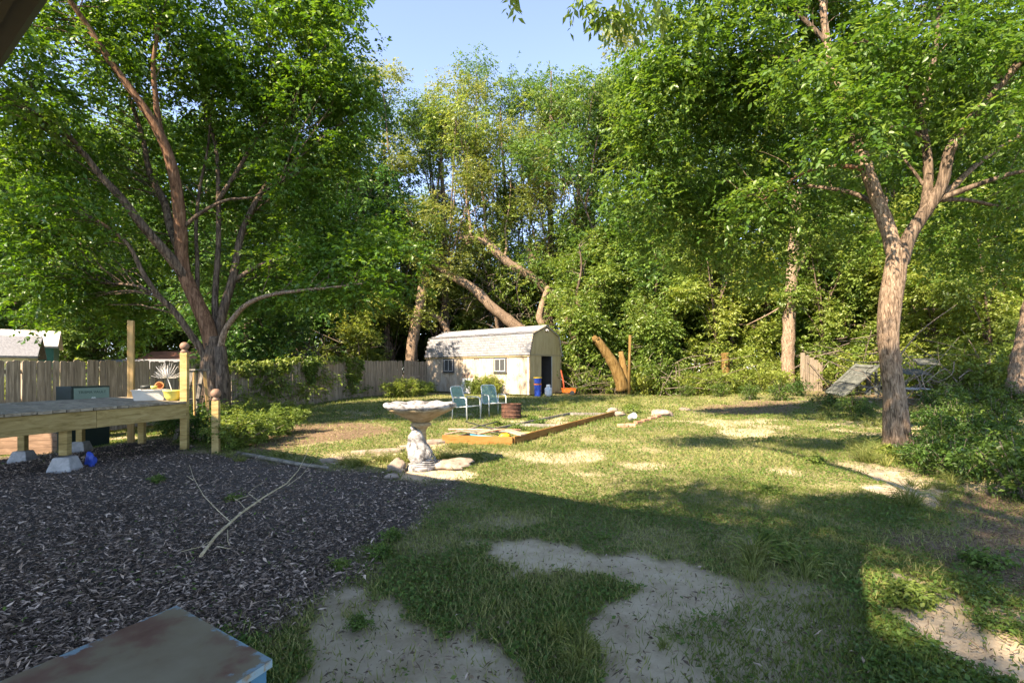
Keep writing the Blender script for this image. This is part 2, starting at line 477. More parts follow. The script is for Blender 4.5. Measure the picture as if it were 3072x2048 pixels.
MAT['emblem'] = plain('emblem', (0.70, 0.74, 0.66), 0.6)
MAT['green_paint'] = plain('green_paint', (0.012, 0.10, 0.055), 0.55)
MAT['cream_paint'] = plain('cream_paint', (0.52, 0.48, 0.28), 0.7)
MAT['roof_grey'] = surf('roof_grey', [(0.3, (0.08, 0.085, 0.09)), (0.7, (0.22, 0.225, 0.23))], (4, 4, 4), 6, 8, 0.9, 0.5, 0.01, var=0.1)
MAT['roof_pale'] = surf('roof_pale', [(0.3, (0.34, 0.32, 0.28)), (0.7, (0.58, 0.55, 0.49))], (3, 3, 3), 5, 8, 0.9, 0.4, 0.01, var=0.1)
MAT['roof_red'] = plain('roof_red', (0.45, 0.19, 0.12), 0.8)
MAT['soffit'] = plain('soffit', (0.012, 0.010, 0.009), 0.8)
MAT['gutter'] = plain('gutter', (0.045, 0.042, 0.03), 0.45)
MAT['house_wall'] = plain('house_wall', (0.66, 0.64, 0.58), 0.8)
MAT['table_top'] = None

def glass_mat():
    m, nt, out = newmat('window_glass')
    b = N(nt, "ShaderNodeBsdfPrincipled", Roughness=0.2)
    b.inputs["Base Color"].default_value = (0.05, 0.055, 0.055, 1)
    b.inputs["Specular IOR Level"].default_value = 0.35
    nz = N(nt, "ShaderNodeTexNoise", Scale=3.0)
    bp = N(nt, "ShaderNodeBump", Strength=0.05, Distance=0.02)
    nt.links.new(nz.outputs[0], bp.inputs["Height"]); nt.links.new(bp.outputs[0], b.inputs["Normal"])
    nt.links.new(b.outputs[0], out.inputs[0])
    return m
MAT['glass'] = glass_mat()

def table_mat():
    m, nt, out = newmat('table_paint')
    L = nt.links.new
    tc = N(nt, "ShaderNodeTexCoord")
    n1 = N(nt, "ShaderNodeTexNoise", Scale=2.6, Detail=9.0, Roughness=0.6)
    L(tc.outputs["Object"], n1.inputs["Vector"])
    r1 = ramp(nt, [(0.33, (0.11, 0.045, 0.028)), (0.39, (0.14, 0.07, 0.045)), (0.45, (0.165, 0.125, 0.075)), (0.6, (0.20, 0.165, 0.105)), (0.75, (0.16, 0.13, 0.085))])
    L(n1.outputs["Fac"], r1.inputs[0])
    # flaked blue paint left along the edges
    ed = N(nt, "ShaderNodeAttribute", attribute_name="edge")
    n2 = N(nt, "ShaderNodeTexNoise", Scale=9.0, Detail=9.0, Roughness=0.7)
    L(tc.outputs["Object"], n2.inputs["Vector"])
    ad = N(nt, "ShaderNodeMath", operation='MULTIPLY_ADD'); ad.inputs[1].default_value = 0.36
    L(ed.outputs["Fac"], ad.inputs[0]); L(n2.outputs["Fac"], ad.inputs[2])
    r2 = ramp(nt, [(0.80, (0, 0, 0)), (0.86, (1, 1, 1))])
    L(ad.outputs[0], r2.inputs[0])
    mx = N(nt, "ShaderNodeMix", data_type='RGBA')
    L(r2.outputs[0], mx.inputs[0]); L(r1.outputs[0], mx.inputs[6]); mx.inputs[7].default_value = (0.15, 0.24, 0.27, 1)
    b = N(nt, "ShaderNodeBsdfPrincipled", Roughness=0.6)
    L(mx.outputs[2], b.inputs["Base Color"])
    bp = N(nt, "ShaderNodeBump", Strength=0.35, Distance=0.004)
    L(ad.outputs[0], bp.inputs["Height"]); L(bp.outputs[0], b.inputs["Normal"])
    L(b.outputs[0], out.inputs[0])
    return m
MAT['table_top'] = table_mat()
MAT['table_blue'] = plain('table_blue', (0.03, 0.14, 0.22), 0.6, 0, 0.3)

# ------------------------------------------------------------------ ground
def sd_poly(p, poly):
    """signed distance to a polygon, positive inside"""
    p = np.asarray(p, float)
    inside = np.zeros(len(p), bool)
    dmin = np.full(len(p), 1e9)
    n = len(poly)
    for i in range(n):
        a = np.array(poly[i], float); b = np.array(poly[(i + 1) % n], float)
        ab = b - a
        t = np.clip(((p - a) @ ab) / (ab @ ab), 0, 1)
        dmin = np.minimum(dmin, np.linalg.norm(p - a - t[:, None] * ab, axis=1))
        c = ((a[1] > p[:, 1]) != (b[1] > p[:, 1]))
        with np.errstate(divide='ignore', invalid='ignore'):
            xi = (b[0] - a[0]) * (p[:, 1] - a[1]) / (b[1] - a[1]) + a[0]
        inside ^= c & (p[:, 0] < xi)
    return np.where(inside, dmin, -dmin)

def pp(*pts): return [G(*q) for q in pts]
MULCH = [pp((575, 1342), (720, 1366), (1000, 1402), (1330, 1450), (1310, 1520), (1230, 1600), (1130, 1690), (1000, 1760), (830, 1810), (620, 1880), (330, 2040)) + [(-1.7, 1.2), (-4.0, 0.6), (-9.5, 2.0), (-9.8, 9.3), (-6.6, 9.3)]]
LITTER = [pp((600, 1335), (830, 1285), (960, 1266), (1120, 1270), (1190, 1290), (1010, 1318), (870, 1350), (760, 1362)),
          pp((2050, 1228), (2250, 1205), (2420, 1215), (2380, 1238), (2200, 1245)),
          pp((2680, 1590), (2860, 1540), (3150, 1480), (3400, 1700), (3200, 1800), (2900, 1760)),
          pp((2900, 1470), (3100, 1440), (3300, 1560), (3000, 1540))]
SAND = [pp((800, 1815), (1000, 1768), (1250, 1772), (1420, 1830), (1500, 1920), (1470, 2048), (1380, 2350), (600, 2350), (830, 1990)),
        pp((1470, 1625), (1640, 1598), (1800, 1650), (2100, 1705), (2240, 1800), (2150, 1900), (2230, 2048), (2150, 2250), (1950, 2200), (1880, 1950), (1840, 1800), (1650, 1720)),
        pp((2600, 1700), (2800, 1775), (3072, 1840), (3350, 1960), (3200, 2080), (2850, 1980), (2640, 1840)),
        pp((2550, 1412), (2680, 1405), (2830, 1460), (3000, 1530), (2900, 1545), (2700, 1480)),
        pp((950, 1388), (1100, 1362), (1320, 1322), (1335, 1332), (1150, 1372), (1060, 1398)),
        pp((1130, 1402), (1200, 1375), (1300, 1380), (1420, 1405), (1380, 1440), (1230, 1440)),
        pp((2240, 1610), (2330, 1600), (2400, 1650), (2330, 1670))]

def masks(x, y):
    p = np.stack([np.asarray(x, float), np.asarray(y, float)], 1)
    w = p + np.stack([fbm(p * 1.7, 11) - 0.5, fbm(p * 1.7, 23) - 0.5], 1) * 0.9
    k = np.clip(p[:, 1] * 0.05, 0.1, 0.5)
    def m(polys, amp=1.0):
        r = np.zeros(len(p))
        for q in polys:
            d = sd_poly(w, q)
            r = np.maximum(r, sstep(-0.18, 0.22, d))
        return r
    mu = m(MULCH)
    li = m(LITTER)
    nz = fbm(p * 2.3, 31)
    sa = m(SAND)
    sa = sstep(.38, .72, sa + (nz - .5) * 1.1 + (fbm(p * 9.0, 37) - .5) * .8) * (sa > .02)
    bare = sstep(0.60, 0.72, fbm(p * 0.8, 41)) * 0.65
    sa = np.maximum(sa, bare * (1 - sstep(12, 20, p[:, 1])) * (1 - mu))
    # the wood floor
    wood = np.clip(sstep(24.5, 28, p[:, 1] + 0.12 * p[:, 0]) + sstep(10.5, 14, p[:, 0]) * sstep(8, 14, p[:, 1]), 0, 1)
    li = np.maximum(li, wood * 0.9)
    fl = -(p[:, 0] + 14.07 - 0.284 * p[:, 1])   # behind the fence
    li = np.maximum(li, sstep(0.1, 1.0, fl))
    sa = sa * (1 - mu)
    gr = np.clip((1 - mu) * (1 - li * 0.75) * (1 - sa * 0.93), 0, 1)
    return mu, li, sa, gr

def axis(fine_a, fine_b, st, far_a, far_b):
    mid = list(np.arange(fine_a, fine_b + 1e-6, st))
    r, s = [], st
    v = fine_b
    while v < far_b:
        s *= 1.16; v += s; r.append(v)
    l, s, v = [], st, fine_a
    while v > far_a:
        s *= 1.16; v -= s; l.append(v)
    return np.array(l[::-1] + mid + r)

gx = axis(-7.5, 8.0, 0.07, -400, 400)
gy = axis(0.8, 11.0, 0.06, -400, 700)
XX, YY = np.meshgrid(gx, gy)
ZZ = zg_arr(XX, YY)
MUg, LIg, SAg, GRg = masks(XX.ravel(), YY.ravel())
pts = np.stack([XX.ravel(), YY.ravel()], 1)
near = (1 - sstep(11, 16, YY.ravel())) * (np.abs(XX.ravel()) < 9)
ZZ = ZZ.ravel() + near * ((fbm(pts * 9, 51) - 0.5) * 0.035 * (0.35 + 0.9 * MUg + 0.25 * GRg) - 0.015 * SAg)
nyv, nxv = XX.shape
gv = np.stack([XX.ravel(), YY.ravel(), ZZ], 1)
ii = (np.arange(nyv - 1)[:, None] * nxv + np.arange(nxv - 1)[None]).ravel()
gf = np.stack([ii, ii + 1, ii + nxv + 1, ii + nxv], 1)
gme = bpy.data.meshes.new("ground")
gme.vertices.add(len(gv)); gme.vertices.foreach_set("co", gv.astype(np.float32).ravel())
gme.loops.add(len(gf) * 4); gme.loops.foreach_set("vertex_index", gf.astype(np.int32).ravel())
gme.polygons.add(len(gf)); gme.polygons.foreach_set("loop_start", np.arange(0, len(gf) * 4, 4, dtype=np.int32))
gme.update(calc_edges=True)
smooth_all(gme)
for nm, ar in (("mulch", MUg), ("litter", LIg), ("sand", SAg)):
    a = gme.attributes.new(nm, 'FLOAT', 'POINT'); a.data.foreach_set("value", ar.astype(np.float32))

def ground_mat():
    m, nt, out = newmat('ground_soil')
    L = nt.links.new
    tc = N(nt, "ShaderNodeTexCoord")
    def noise(s, d=8.0, r=0.65):
        n = N(nt, "ShaderNodeTexNoise", Scale=s, Detail=d, Roughness=r)
        L(tc.outputs["Object"], n.inputs["Vector"]); return n.outputs["Fac"]
    na, nb, nc = noise(3.0, 12.0, 0.75), noise(28.0), noise(0.5, 5.0)
    turf = ramp(nt, [(0.3, (0.085, 0.08, 0.034)), (0.5, (0.18, 0.165, 0.078)), (0.72, (0.30, 0.265, 0.15))]); L(nb, turf.inputs[0])
    sand = ramp(nt, [(0.28, (0.25, 0.19, 0.12)), (0.5, (0.43, 0.345, 0.235)), (0.75, (0.52, 0.435, 0.315))]); L(na, sand.inputs[0])
    mul = ramp(nt, [(0.3, (0.03, 0.025, 0.021)), (0.55, (0.09, 0.075, 0.064)), (0.8, (0.17, 0.145, 0.125))]); L(nb, mul.inputs[0])
    lit = ramp(nt, [(0.3, (0.065, 0.045, 0.026)), (0.55, (0.17, 0.12, 0.075)), (0.8, (0.28, 0.215, 0.15))]); L(nb, lit.inputs[0])
    def mix(f, a, b):
        x = N(nt, "ShaderNodeMix", data_type='RGBA'); L(f, x.inputs[0]); L(a, x.inputs[6]); L(b, x.inputs[7]); return x.outputs[2]
    def att(n): return N(nt, "ShaderNodeAttribute", attribute_name=n).outputs["Fac"]
    c = mix(att("sand"), turf.outputs[0], sand.outputs[0])
    c = mix(att("litter"), c, lit.outputs[0])
    c = mix(att("mulch"), c, mul.outputs[0])
    hs = N(nt, "ShaderNodeHueSaturation")
    mr = N(nt, "ShaderNodeMapRange"); mr.inputs[1].default_value = 0.3; mr.inputs[2].default_value = 0.7; mr.inputs[3].default_value = 0.8; mr.inputs[4].default_value = 1.2
    L(nc, mr.inputs[0]); L(mr.outputs[0], hs.inputs["Value"]); L(c, hs.inputs["Color"])
    b = N(nt, "ShaderNodeBsdfPrincipled", Roughness=0.95)
    b.inputs["Specular IOR Level"].default_value = 0.1
    L(hs.outputs[0], b.inputs["Base Color"])
    bp = N(nt, "ShaderNodeBump", Strength=0.6, Distance=0.02)
    L(nb, bp.inputs["Height"]); L(bp.outputs[0], b.inputs["Normal"])
    L(b.outputs[0], out.inputs[0])
    return m
tag(link("ground", gme, ground_mat()), kind="structure")

def view_pts(n, y0, y1, pw, margin=1.4):
    """random ground points, denser close to the camera"""
    u = rng.random(n)
    e = 1 - pw
    Y = (y0 ** e + u * (y1 ** e - y0 ** e)) ** (1 / e)
    X = (rng.random(n) * 2 - 1) * (Y * 1.12 + margin)
    return X, Y

def on_ground(x, y): return zg_arr(x, y)

# footprint of things that keep the lawn off
BED_A, BED_B, BED_C = Vector((0.01, 8.49)), Vector((-1.26, 8.77)), Vector((2.96, 13.96))

# grass blades
X, Y = view_pts(560000, 1.5, 32, 1.15)
mu, li, sa, gr = masks(X, Y)
cl = fbm(np.stack([X, Y], 1) * 1.3, 61)
keep = rng.random(len(X)) < np.clip(gr * (0.35 + 1.0 * cl), 0, 1)
keep &= ~((X < -3.4) & (Y < 7.2))
X, Y, mu, li, sa, cl = X[keep], Y[keep], mu[keep], li[keep], sa[keep], cl[keep]
n = len(X)
Z = on_ground(X, Y)
lean = rng.normal(size=(n, 3)) * np.array([0.55, 0.55, 0.0]) + np.array([0, 0, 1.0])
far = sstep(3, 22, Y)
H = (0.020 + 0.040 * rng.random(n) ** 2) * (0.6 + 0.9 * cl) * (1 + 0.9 * far) * (1 + 0.7 * (rng.random(n) < 0.05))
Wd = (0.0035 + 0.004 * rng.random(n)) * (1 + 3.2 * far)
dry = sstep(0.42, 0.68, fbm(np.stack([X, Y], 1) * 0.55, 71))
tint = np.clip(rng.random(n) * 0.55 + 0.45 * dry, 0, 1)
me = leaf_mesh("grass", np.stack([X, Y, Z - 0.004], 1), lean, rand_dirs(n), H, Wd, tint, 0.1, 0.3)
tag(link("grass", me, MAT['leaf_grass']), "short patchy lawn grass, dry and yellow in the sun", "grass", kind="stuff")

# broad-leaved lawn weeds, low mat
X, Y = view_pts(480000, 1.5, 26, 1.35)
mu, li, sa, gr = masks(X, Y)
cl = fbm(np.stack([X, Y], 1) * 1.9, 81)
keep = rng.random(len(X)) < np.clip(gr * gr * (sstep(0.30, 0.55, cl) * 1.15 + 0.2) + 0.02 * mu, 0, 1)
keep &= ~((X < -3.4) & (Y < 7.2) & (rng.random(len(X)) < 0.9))
X, Y, cl = X[keep], Y[keep], cl[keep]
n = len(X)
Z = on_ground(X, Y) + 0.004 + 0.035 * rng.random(n) * sstep(0.3, 0.7, cl)
d = rand_dirs(n); d[:, 2] = np.abs(d[:, 2]) * 0.35
far = sstep(3, 20, Y)
Lf = (0.012 + 0.022 * rng.random(n) ** 1.5) * (1 + 1.8 * far)
nr = np.array([0, 0, 1.0]) + rng.normal(size=(n, 3)) * 0.35
me = leaf_mesh("lawn_weeds", np.stack([X, Y, Z], 1), d, nr, Lf, Lf * 0.62, np.clip(rng.random(n) * 0.7 + 0.3 * (1 - cl), 0, 1), 0.12, 0.5)
tag(link("lawn_weeds", me, MAT['leaf_weed']), "low green broad leaved weeds matting the lawn", "weeds", kind="stuff")

# bark mulch chips
X, Y = view_pts(360000, 1.0, 9.6, 1.45, 1.0)
mu, li, sa, gr = masks(X, Y)
edge = (Y < 0.0)
keep = rng.random(len(X)) < np.clip(mu * 1.05 + 0.015 * sa, 0, 1)
X, Y = X[keep], Y[keep]
n = len(X)
Z = on_ground(X, Y) + 0.004 + 0.02 * rng.random(n)
d = rand_dirs(n); d[:, 2] *= 0.28
nr = np.array([0, 0, 1.0]) + rng.normal(size=(n, 3)) * 0.75
Lc = 0.014 + 0.044 * rng.random(n) ** 2.2
tn = np.clip(rng.random(n) ** 1.6 + 0.05, 0, 1)
me = leaf_mesh("mulch_chips", np.stack([X, Y, Z], 1), d, nr, Lc, Lc * (0.15 + 0.22 * rng.random(n)), tn, 0.3, 0.3 + 0.4 * rng.random((n, 1)))
tag(link("mulch_chips", me, MAT['chip']), "grey brown bark mulch chips in the shade", "mulch", kind="stuff")

# dead leaves and twigs
X, Y = view_pts(150000, 1.2, 34, 1.2)
mu, li, sa, gr = masks(X, Y)
fb = fbm(np.stack([X, Y], 1) * 1.1, 91)
keep = rng.random(len(X)) < np.clip(li * 0.8 + 0.17 * sa + 0.06 * gr + 0.22 * mu * sstep(0.45, 0.65, fb) + .25 * mu * sstep(5.0, 7.0, Y), 0, 1)
X, Y = X[keep], Y[keep]
n = len(X)
Z = on_ground(X, Y) + 0.006 + 0.02 * rng.random(n)
d = rand_dirs(n); d[:, 2] *= 0.3
nr = np.array([0, 0, 1.0]) + rng.normal(size=(n, 3)) * 0.5
tw = rng.random(n) < 0.3
Lc = np.where(tw, 0.02 + 0.055 * rng.random(n) ** 2, 0.009 + 0.024 * rng.random(n) ** 2) * (1 + 1.6 * sstep(5, 25, Y))
me = leaf_mesh("dead_leaves", np.stack([X, Y, Z], 1), d, nr, Lc, Lc * np.where(tw, 0.12, 0.5), rng.random(n), 0.3, 0.45)
tag(link("dead_leaves", me, MAT['litter']), "dry brown fallen leaves and twigs on bare soil", "leaf litter", kind="stuff")

# ------------------------------------------------------------------ house eave top left shades the foreground; walls left out to admit sky light
EV = Vector((0.83, -0.5577, 0)); EN = Vector((0.5577, 0.83, 0))
E0 = Vector((-3.1, 2.93, 0)) - EN * 0.14
ZE = 3.0
def H3(t, s, z): return E0 + EV * t + EN * s + Vector((0, 0, z))
house = thing("house_eave_roof", "dark house eave with gutter crossing the top left corner, unseen roof left open behind", "roof", tuple(H3(-2, -2, 0)))
T0, T1, SD = -9.0, 3.9, -4.6
ES = math.atan2(EV.y, EV.x)
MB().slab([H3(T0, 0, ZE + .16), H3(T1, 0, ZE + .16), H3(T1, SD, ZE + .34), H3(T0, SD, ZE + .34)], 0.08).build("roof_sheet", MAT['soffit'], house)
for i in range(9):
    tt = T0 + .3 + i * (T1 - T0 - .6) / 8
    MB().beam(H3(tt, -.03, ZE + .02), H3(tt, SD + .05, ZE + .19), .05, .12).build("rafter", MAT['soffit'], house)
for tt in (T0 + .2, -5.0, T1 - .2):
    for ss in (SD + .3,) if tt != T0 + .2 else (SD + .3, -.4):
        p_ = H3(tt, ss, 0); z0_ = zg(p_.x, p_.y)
        MB().box((p_.x, p_.y, (z0_ + ZE + .02) / 2), (.1, .1, ZE + .02 - z0_), ES).build("post", MAT['soffit'], house)  # unseen posts added to carry the roof in place of walls
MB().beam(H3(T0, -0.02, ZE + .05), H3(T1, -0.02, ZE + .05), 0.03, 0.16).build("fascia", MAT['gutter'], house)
gt = MB()
prof = [(0.0, 0.0), (0.07, 0.0), (0.11, 0.05), (0.11, 0.10), (0.10, 0.10), (0.10, 0.055), (0.065, 0.012), (0.01, 0.012), (0.01, 0.10), (0.0, 0.10)]
vs = [H3(t, s, ZE + z) for t in (T0, T1) for s, z in prof]
k = len(prof)
gt.add(vs, [(i, (i + 1) % k, k + (i + 1) % k, k + i) for i in range(k)] + [tuple(range(k - 1, -1, -1)), tuple(range(k, 2 * k))])
gt.build("gutter", MAT['gutter'], house)

# ------------------------------------------------------------------ neighbours' sheds behind the fence
def gable(name, label, cat, c, w, l, rz, zb, ze, zr, wm, rm, over=0.15):
    t = thing(name, label, cat, (c[0], c[1], zb))
    R = Matrix.Rotation(rz, 3, 'Z')
    def q(x, y, z): v = R @ Vector((x, y, 0)); return Vector((c[0] + v.x, c[1] + v.y, z))
    hw, hl = w / 2, l / 2
    m = MB()
    for y0 in (-hl, hl):
        pass
    vs = [q(-hw, -hl, zb), q(hw, -hl, zb), q(hw, -hl, ze), q(0, -hl, zr - .03), q(-hw, -hl, ze)]
    vs += [q(-hw, hl, zb), q(hw, hl, zb), q(hw, hl, ze), q(0, hl, zr - .03), q(-hw, hl, ze)]
    m.add(vs, [(0, 1, 2, 3, 4), (9, 8, 7, 6, 5), (1, 6, 7, 2), (0, 4, 9, 5)])
    m.build("wall", wm, t)
    for s in (-1, 1):
        k = (zr - ze) / hw
        e = hw + over
        a = [q(0, -hl - over, zr + .02), q(s * e, -hl - over, zr + .02 - k * e), q(s * e, hl + over, zr + .02 - k * e), q(0, hl + over, zr + .02)]
        if s > 0: a = a[::-1]
        n = (a[1] - a[0]).cross(a[2] - a[0]).normalized()
        if n.z < 0: n = -n
        MB().slab(a, 0.07, n).build("roof", rm, t)
    return t, q
t, q = gable("green_shed", "dark green shed with pale roof beyond the fence at far left", "shed", (-18.9, 17.0), 2.6, 4.2, math.radians(-50), -0.3, 2.22, 2.78, MAT['green_paint'], MAT['roof_pale'], 0.12)
MB().box(P(116, 1066, 15.0), (0.05, 0.03, 0.05)).build("door_knob", MAT['trim_white'], t, smooth=True)
t, q = gable("cream_shed", "small cream shed with dark shingle roof beyond the fence, left edge", "shed", (-16.1, 14.0), 2.4, 3.2, math.radians(-50), -0.3, 1.80, 2.35, MAT['cream_paint'], MAT['roof_grey'], 0.2)
t, q = gable("low_outbuilding", "low grey roofed outbuilding just showing over the fence behind the tall post", "shed", (-17.2, 22.5), 4.0, 4.0, math.radians(85), -0.4, 1.35, 1.82, MAT['cream_paint'], MAT['roof_grey'], 0.2)
t, q = gable("red_roofed_shed", "small red roofed outbuilding far behind the fence near the ladder", "shed", (-18.6, 27.5), 3.0, 4.0, math.radians(80), -0.4, 1.7, 2.4, MAT['cream_paint'], MAT['roof_red'], 0.2)

# ------------------------------------------------------------------ board fences
FD = Vector((0.273, 0.962, 0)).normalized()
FN = Vector((FD.y, -FD.x, 0))
def fence_pt(Y): return Vector((-14.07 + 0.284 * Y, Y, 0))
def picket_mesh(h, w=0.138, t=0.018):
    m = MB()
    c = 0.03
    prof = [(-w / 2, 0), (w / 2, 0), (w / 2, h - c), (w / 2 - c, h), (-w / 2 + c, h), (-w / 2, h - c)]
    vs = [(x, 0, z) for x, z in prof] + [(x, t, z) for x, z in prof]
    m.add(vs, [(0, 1, 2, 3, 4, 5), (11, 10, 9, 8, 7, 6)] + [(i, 6 + i, 6 + (i + 1) % 6, (i + 1) % 6) for i in range(6)])
    me = bpy.data.meshes.new("picket")
    me.from_pydata(m.v, [], m.f); me.update()
    me.materials.append(MAT['fence'])
    return me
PK = [picket_mesh(1.80), picket_mesh(1.83), picket_mesh(1.81, 0.134)]
def ftop(Y): return float(np.interp(Y, [5, 10.5, 12.4, 14.6, 16.3, 18, 20.3, 27.7, 40], [1.50, 1.52, 1.56, 1.58, 1.44, 1.56, 1.72, 1.87, 1.9]))
def run_fence(label, a, b, top, nrm):
    t = thing("board_fence", label, "fence", (a.x, a.y, zg(a.x, a.y)))
    d = (b - a); L = d.length; d.normalize()
    ang = math.atan2(d.y, d.x)
    n = int(L / 0.145)
    for i in range(n):
        p = a + d * (i * 0.145 + 0.07)
        o = bpy.data.objects.new("picket", random.choice(PK))
        COL.objects.link(o)
        o.parent = t
        zt = top(p)
        w = Vector((p.x, p.y, zt - 1.81 + random.uniform(-.012, .012)))
        o.location = w - org(t)
        o.rotation_euler = (random.uniform(-.012, .012), random.uniform(-.008, .008), ang + random.uniform(-.03, .03))
    for zz in (-1.5, -0.9, -0.25):
        m = MB()
        s = 0.0
        while s < L - 0.2:
            e = min(s + 2.4, L)
            p, q_ = a + d * s, a + d * e
            off = nrm * -0.055
            m.beam(p + off + Vector((0, 0, top(p) + zz)), q_ + off + Vector((0, 0, top(q_) + zz)), 0.04, 0.085)
            s = e
        m.build("rail", MAT['fence'], t)
    s = 0.0
    while s < L:
        p = a + d * s - nrm * 0.13
        MB().box((p.x, p.y, top(a + d * s) - 1.0), (0.09, 0.09, 1.9), ang).build("fence_post", MAT['fence'], t)
        s += 2.4
    return t
FA, FB = fence_pt(4.0), fence_pt(27.7)
run_fence("long weathered grey board fence along the left side of the yard", FA, FB, lambda p: ftop(p.y), FN)
SH_K = Vector((0.90, 25.1, 0)); SL = Vector((-0.778, 0.628, 0)); SW = Vector((0.628, 0.778, 0)); LEN, WID = 8.0, 2.95
SH_FAR = SH_K + SL * LEN
run_fence("short sunlit board fence between the fence corner and the shed", FB + Vector((0.03, -0.02, 0)), SH_FAR + SW * 0.1 + Vector((-.03, -.02, 0)), lambda p: 1.87, Vector((0.0, -1, 0)))

# ------------------------------------------------------------------ deck
DA = Vector((-5.40, 8.0, 0)); DU = Vector((-0.20, -0.98, 0)).normalized(); DV = Vector((-0.823, 0.568, 0)); DWID, DLEN, DZ = 2.55, 3.6, 0.80
deck = thing("deck", "low weathered wooden deck on posts at the left edge", "deck", (DA.x, DA.y, zg(DA.x, DA.y)))
bme = None
NB = 22
stp = DLEN / NB
for i in range(NB):
    a = DA + DU * (i * stp)
    if bme is None:
        p = [Vector((0, 0, 0)) - DV * 0.035, DU * (stp - 0.008) - DV * 0.035, DU * (stp - 0.008) + DV * DWID, DV * DWID]
        m = MB(); m.prism([(v.x, v.y) for v in p], -0.035, 0)
        bme = bpy.data.meshes.new("deck_board"); bme.from_pydata(m.v, [], m.f); bme.update(); bme.materials.append(MAT['deck_board'])
    o = bpy.data.objects.new("deck_board", bme); COL.objects.link(o); o.parent = deck
    o.location = Vector((a.x, a.y, DZ + random.uniform(-.003, .003))) + DV * random.uniform(-.012, .012) - org(deck)
def dk(u, v, z): w = DA + DU * u + DV * v; return Vector((w.x, w.y, z))
for (u0, u1) in ((0.0, 1.42), (1.425, DLEN)):
    MB().beam(dk(u0, 0.02, DZ - .16), dk(u1, 0.02, DZ - .16), 0.04, 0.235).build("rim_joist", MAT['deck_wood'], deck, bevel=.004)
MB().beam(dk(0, DWID - .03, DZ - .16), dk(DLEN, DWID - .03, DZ - .16), 0.04, 0.235).build("rim_joist", MAT['deck_wood'], deck)
MB().beam(dk(0.03, 0.05, DZ - .16), dk(0.03, DWID - .06, DZ - .16), 0.04, 0.235).build("rim_joist", MAT['deck_wood'], deck)
for k_ in range(1, 8):
    u = k_ * 0.42
    MB().beam(dk(u, 0.06, DZ - .16), dk(u, DWID - .07, DZ - .16), 0.04, 0.18).build("joist", MAT['deck_wood'], deck)
def post(parent, x, y, z0, z1, w=0.09, rz=0.2, name="post", mat='deck_wood'):
    return MB().box((x, y, (z0 + z1) / 2), (w, w, z1 - z0), rz).build(name, MAT[mat], parent, bevel=.005)
PB = Vector((*G(195, 1400), 0)); PB = dk(1.78, 0.09, 0)
post(deck, PB.x, PB.y, 0.20, DZ - .05, 0.095, .2)
bk = []
for (u, v) in ((1.75, DWID - .1), (0.9, DWID - .1), (0.15, 1.5)):
    w = dk(u, v, 0); post(deck, w.x, w.y, zg(w.x, w.y) + (.17 if u != .15 else 0), DZ - .05, 0.095, .2); bk.append(w)
def pier(x, y, label):
    z = zg(x, y)
    m = MB()
    m.lathe([(0.195, -0.03), (0.19, 0.02), (0.13, 0.17), (0.12, 0.18)], (x, y, z), 4)
    R = Matrix.Rotation(math.pi / 4 + .2, 3, 'Z')
    m.v = [tuple(Vector((x, y, v[2])) + (R @ (Vector(v) - Vector((x, y, v[2]))))) for v in m.v]
    o = m.build("pier_block", MAT['concrete'], None, bevel=.012)
    tag(o, label, "pier block", "concrete pier blocks under the deck")
pier(PB.x, PB.y, "pale concrete pier block under the front deck post")
pier(bk[0].x, bk[0].y, "shaded concrete pier block at the back of the deck, nearest the left edge")
pier(bk[1].x, bk[1].y, "shaded concrete pier block at the back of the deck, below the tall post")

def ball_post(label, x, y, z0, z1, w, ball, rz=.25):
    t = thing("ball_topped_post", label, "post", (x, y, z0), "ball topped wooden posts by the deck")
    post(t, x, y, z0, z1, w, rz, "shaft")
    m = MB(); m.lathe([(0.0, 0), (w * .55, 0.0), (w * .6, .02), (w * .4, .04), (ball * .6, .06)], (x, y, z1), 14)
    m.ball((x, y, z1 + .05 + ball * .85), ball, 10)
    m.build("finial", MAT['finial'], t, smooth=True)
    return t
ball_post("tall ball topped post at the far corner of the deck", DA.x - .06, DA.y + .06, zg(DA.x, DA.y) - .02, 1.60, 0.105, 0.07)
bx, by = G(648, 1358)
ball_post("short ball topped post on the ground at the mulch edge", bx, by, -0.03, 0.83, 0.10, 0.075)
w = P(393, 1112, 9.25)
o = post(None, w.x, w.y, zg(w.x, w.y) - .02, 2.26, 0.10, .45, "tall_post", 'post_wood')
tag(o, "tall plain wooden post rising behind the deck", "post")

# things on and under the deck
def onp(px, Y): return Vector(((px - CX) / FPX * Y, Y, DZ + .002))
c = onp(452, 8.25)
t = thing("storage_tub", "white plastic tub holding pots on the deck corner", "tub", tuple(c))
m = MB()
a_ = .5
def tub(m, c, w, d, h, rz, th=.012):
    R = Matrix.Rotation(rz, 3, 'Z')
    def q(x, y, z): v = R @ Vector((x, y, 0)); return (c.x + v.x, c.y + v.y, c.z + z)
    k = .88
    rings = [(w / 2 * k, d / 2 * k, 0), (w / 2, d / 2, h), (w / 2 + .015, d / 2 + .015, h), (w / 2 + .015, d / 2 + .015, h + .012), (w / 2 - th, d / 2 - th, h + .012), (w / 2 * k - th, d / 2 * k - th, .012)]
    vs = []
    for (x, y, z) in rings: vs += [q(-x, -y, z), q(x, -y, z), q(x, y, z), q(-x, y, z)]
    fs = [(3, 2, 1, 0)]
    for i in range(len(rings) - 1):
        for j in range(4): fs.append((i * 4 + j, i * 4 + (j + 1) % 4, i * 4 + 4 + (j + 1) % 4, i * 4 + 4 + j))
    b = (len(rings) - 1) * 4
    fs.append((b, b + 1, b + 2, b + 3))
    m.add(vs, fs)
tub(m, c, .46, .32, .165, .45); m.build("body", MAT['tub_white'], t)
cb = onp(420, 8.2)
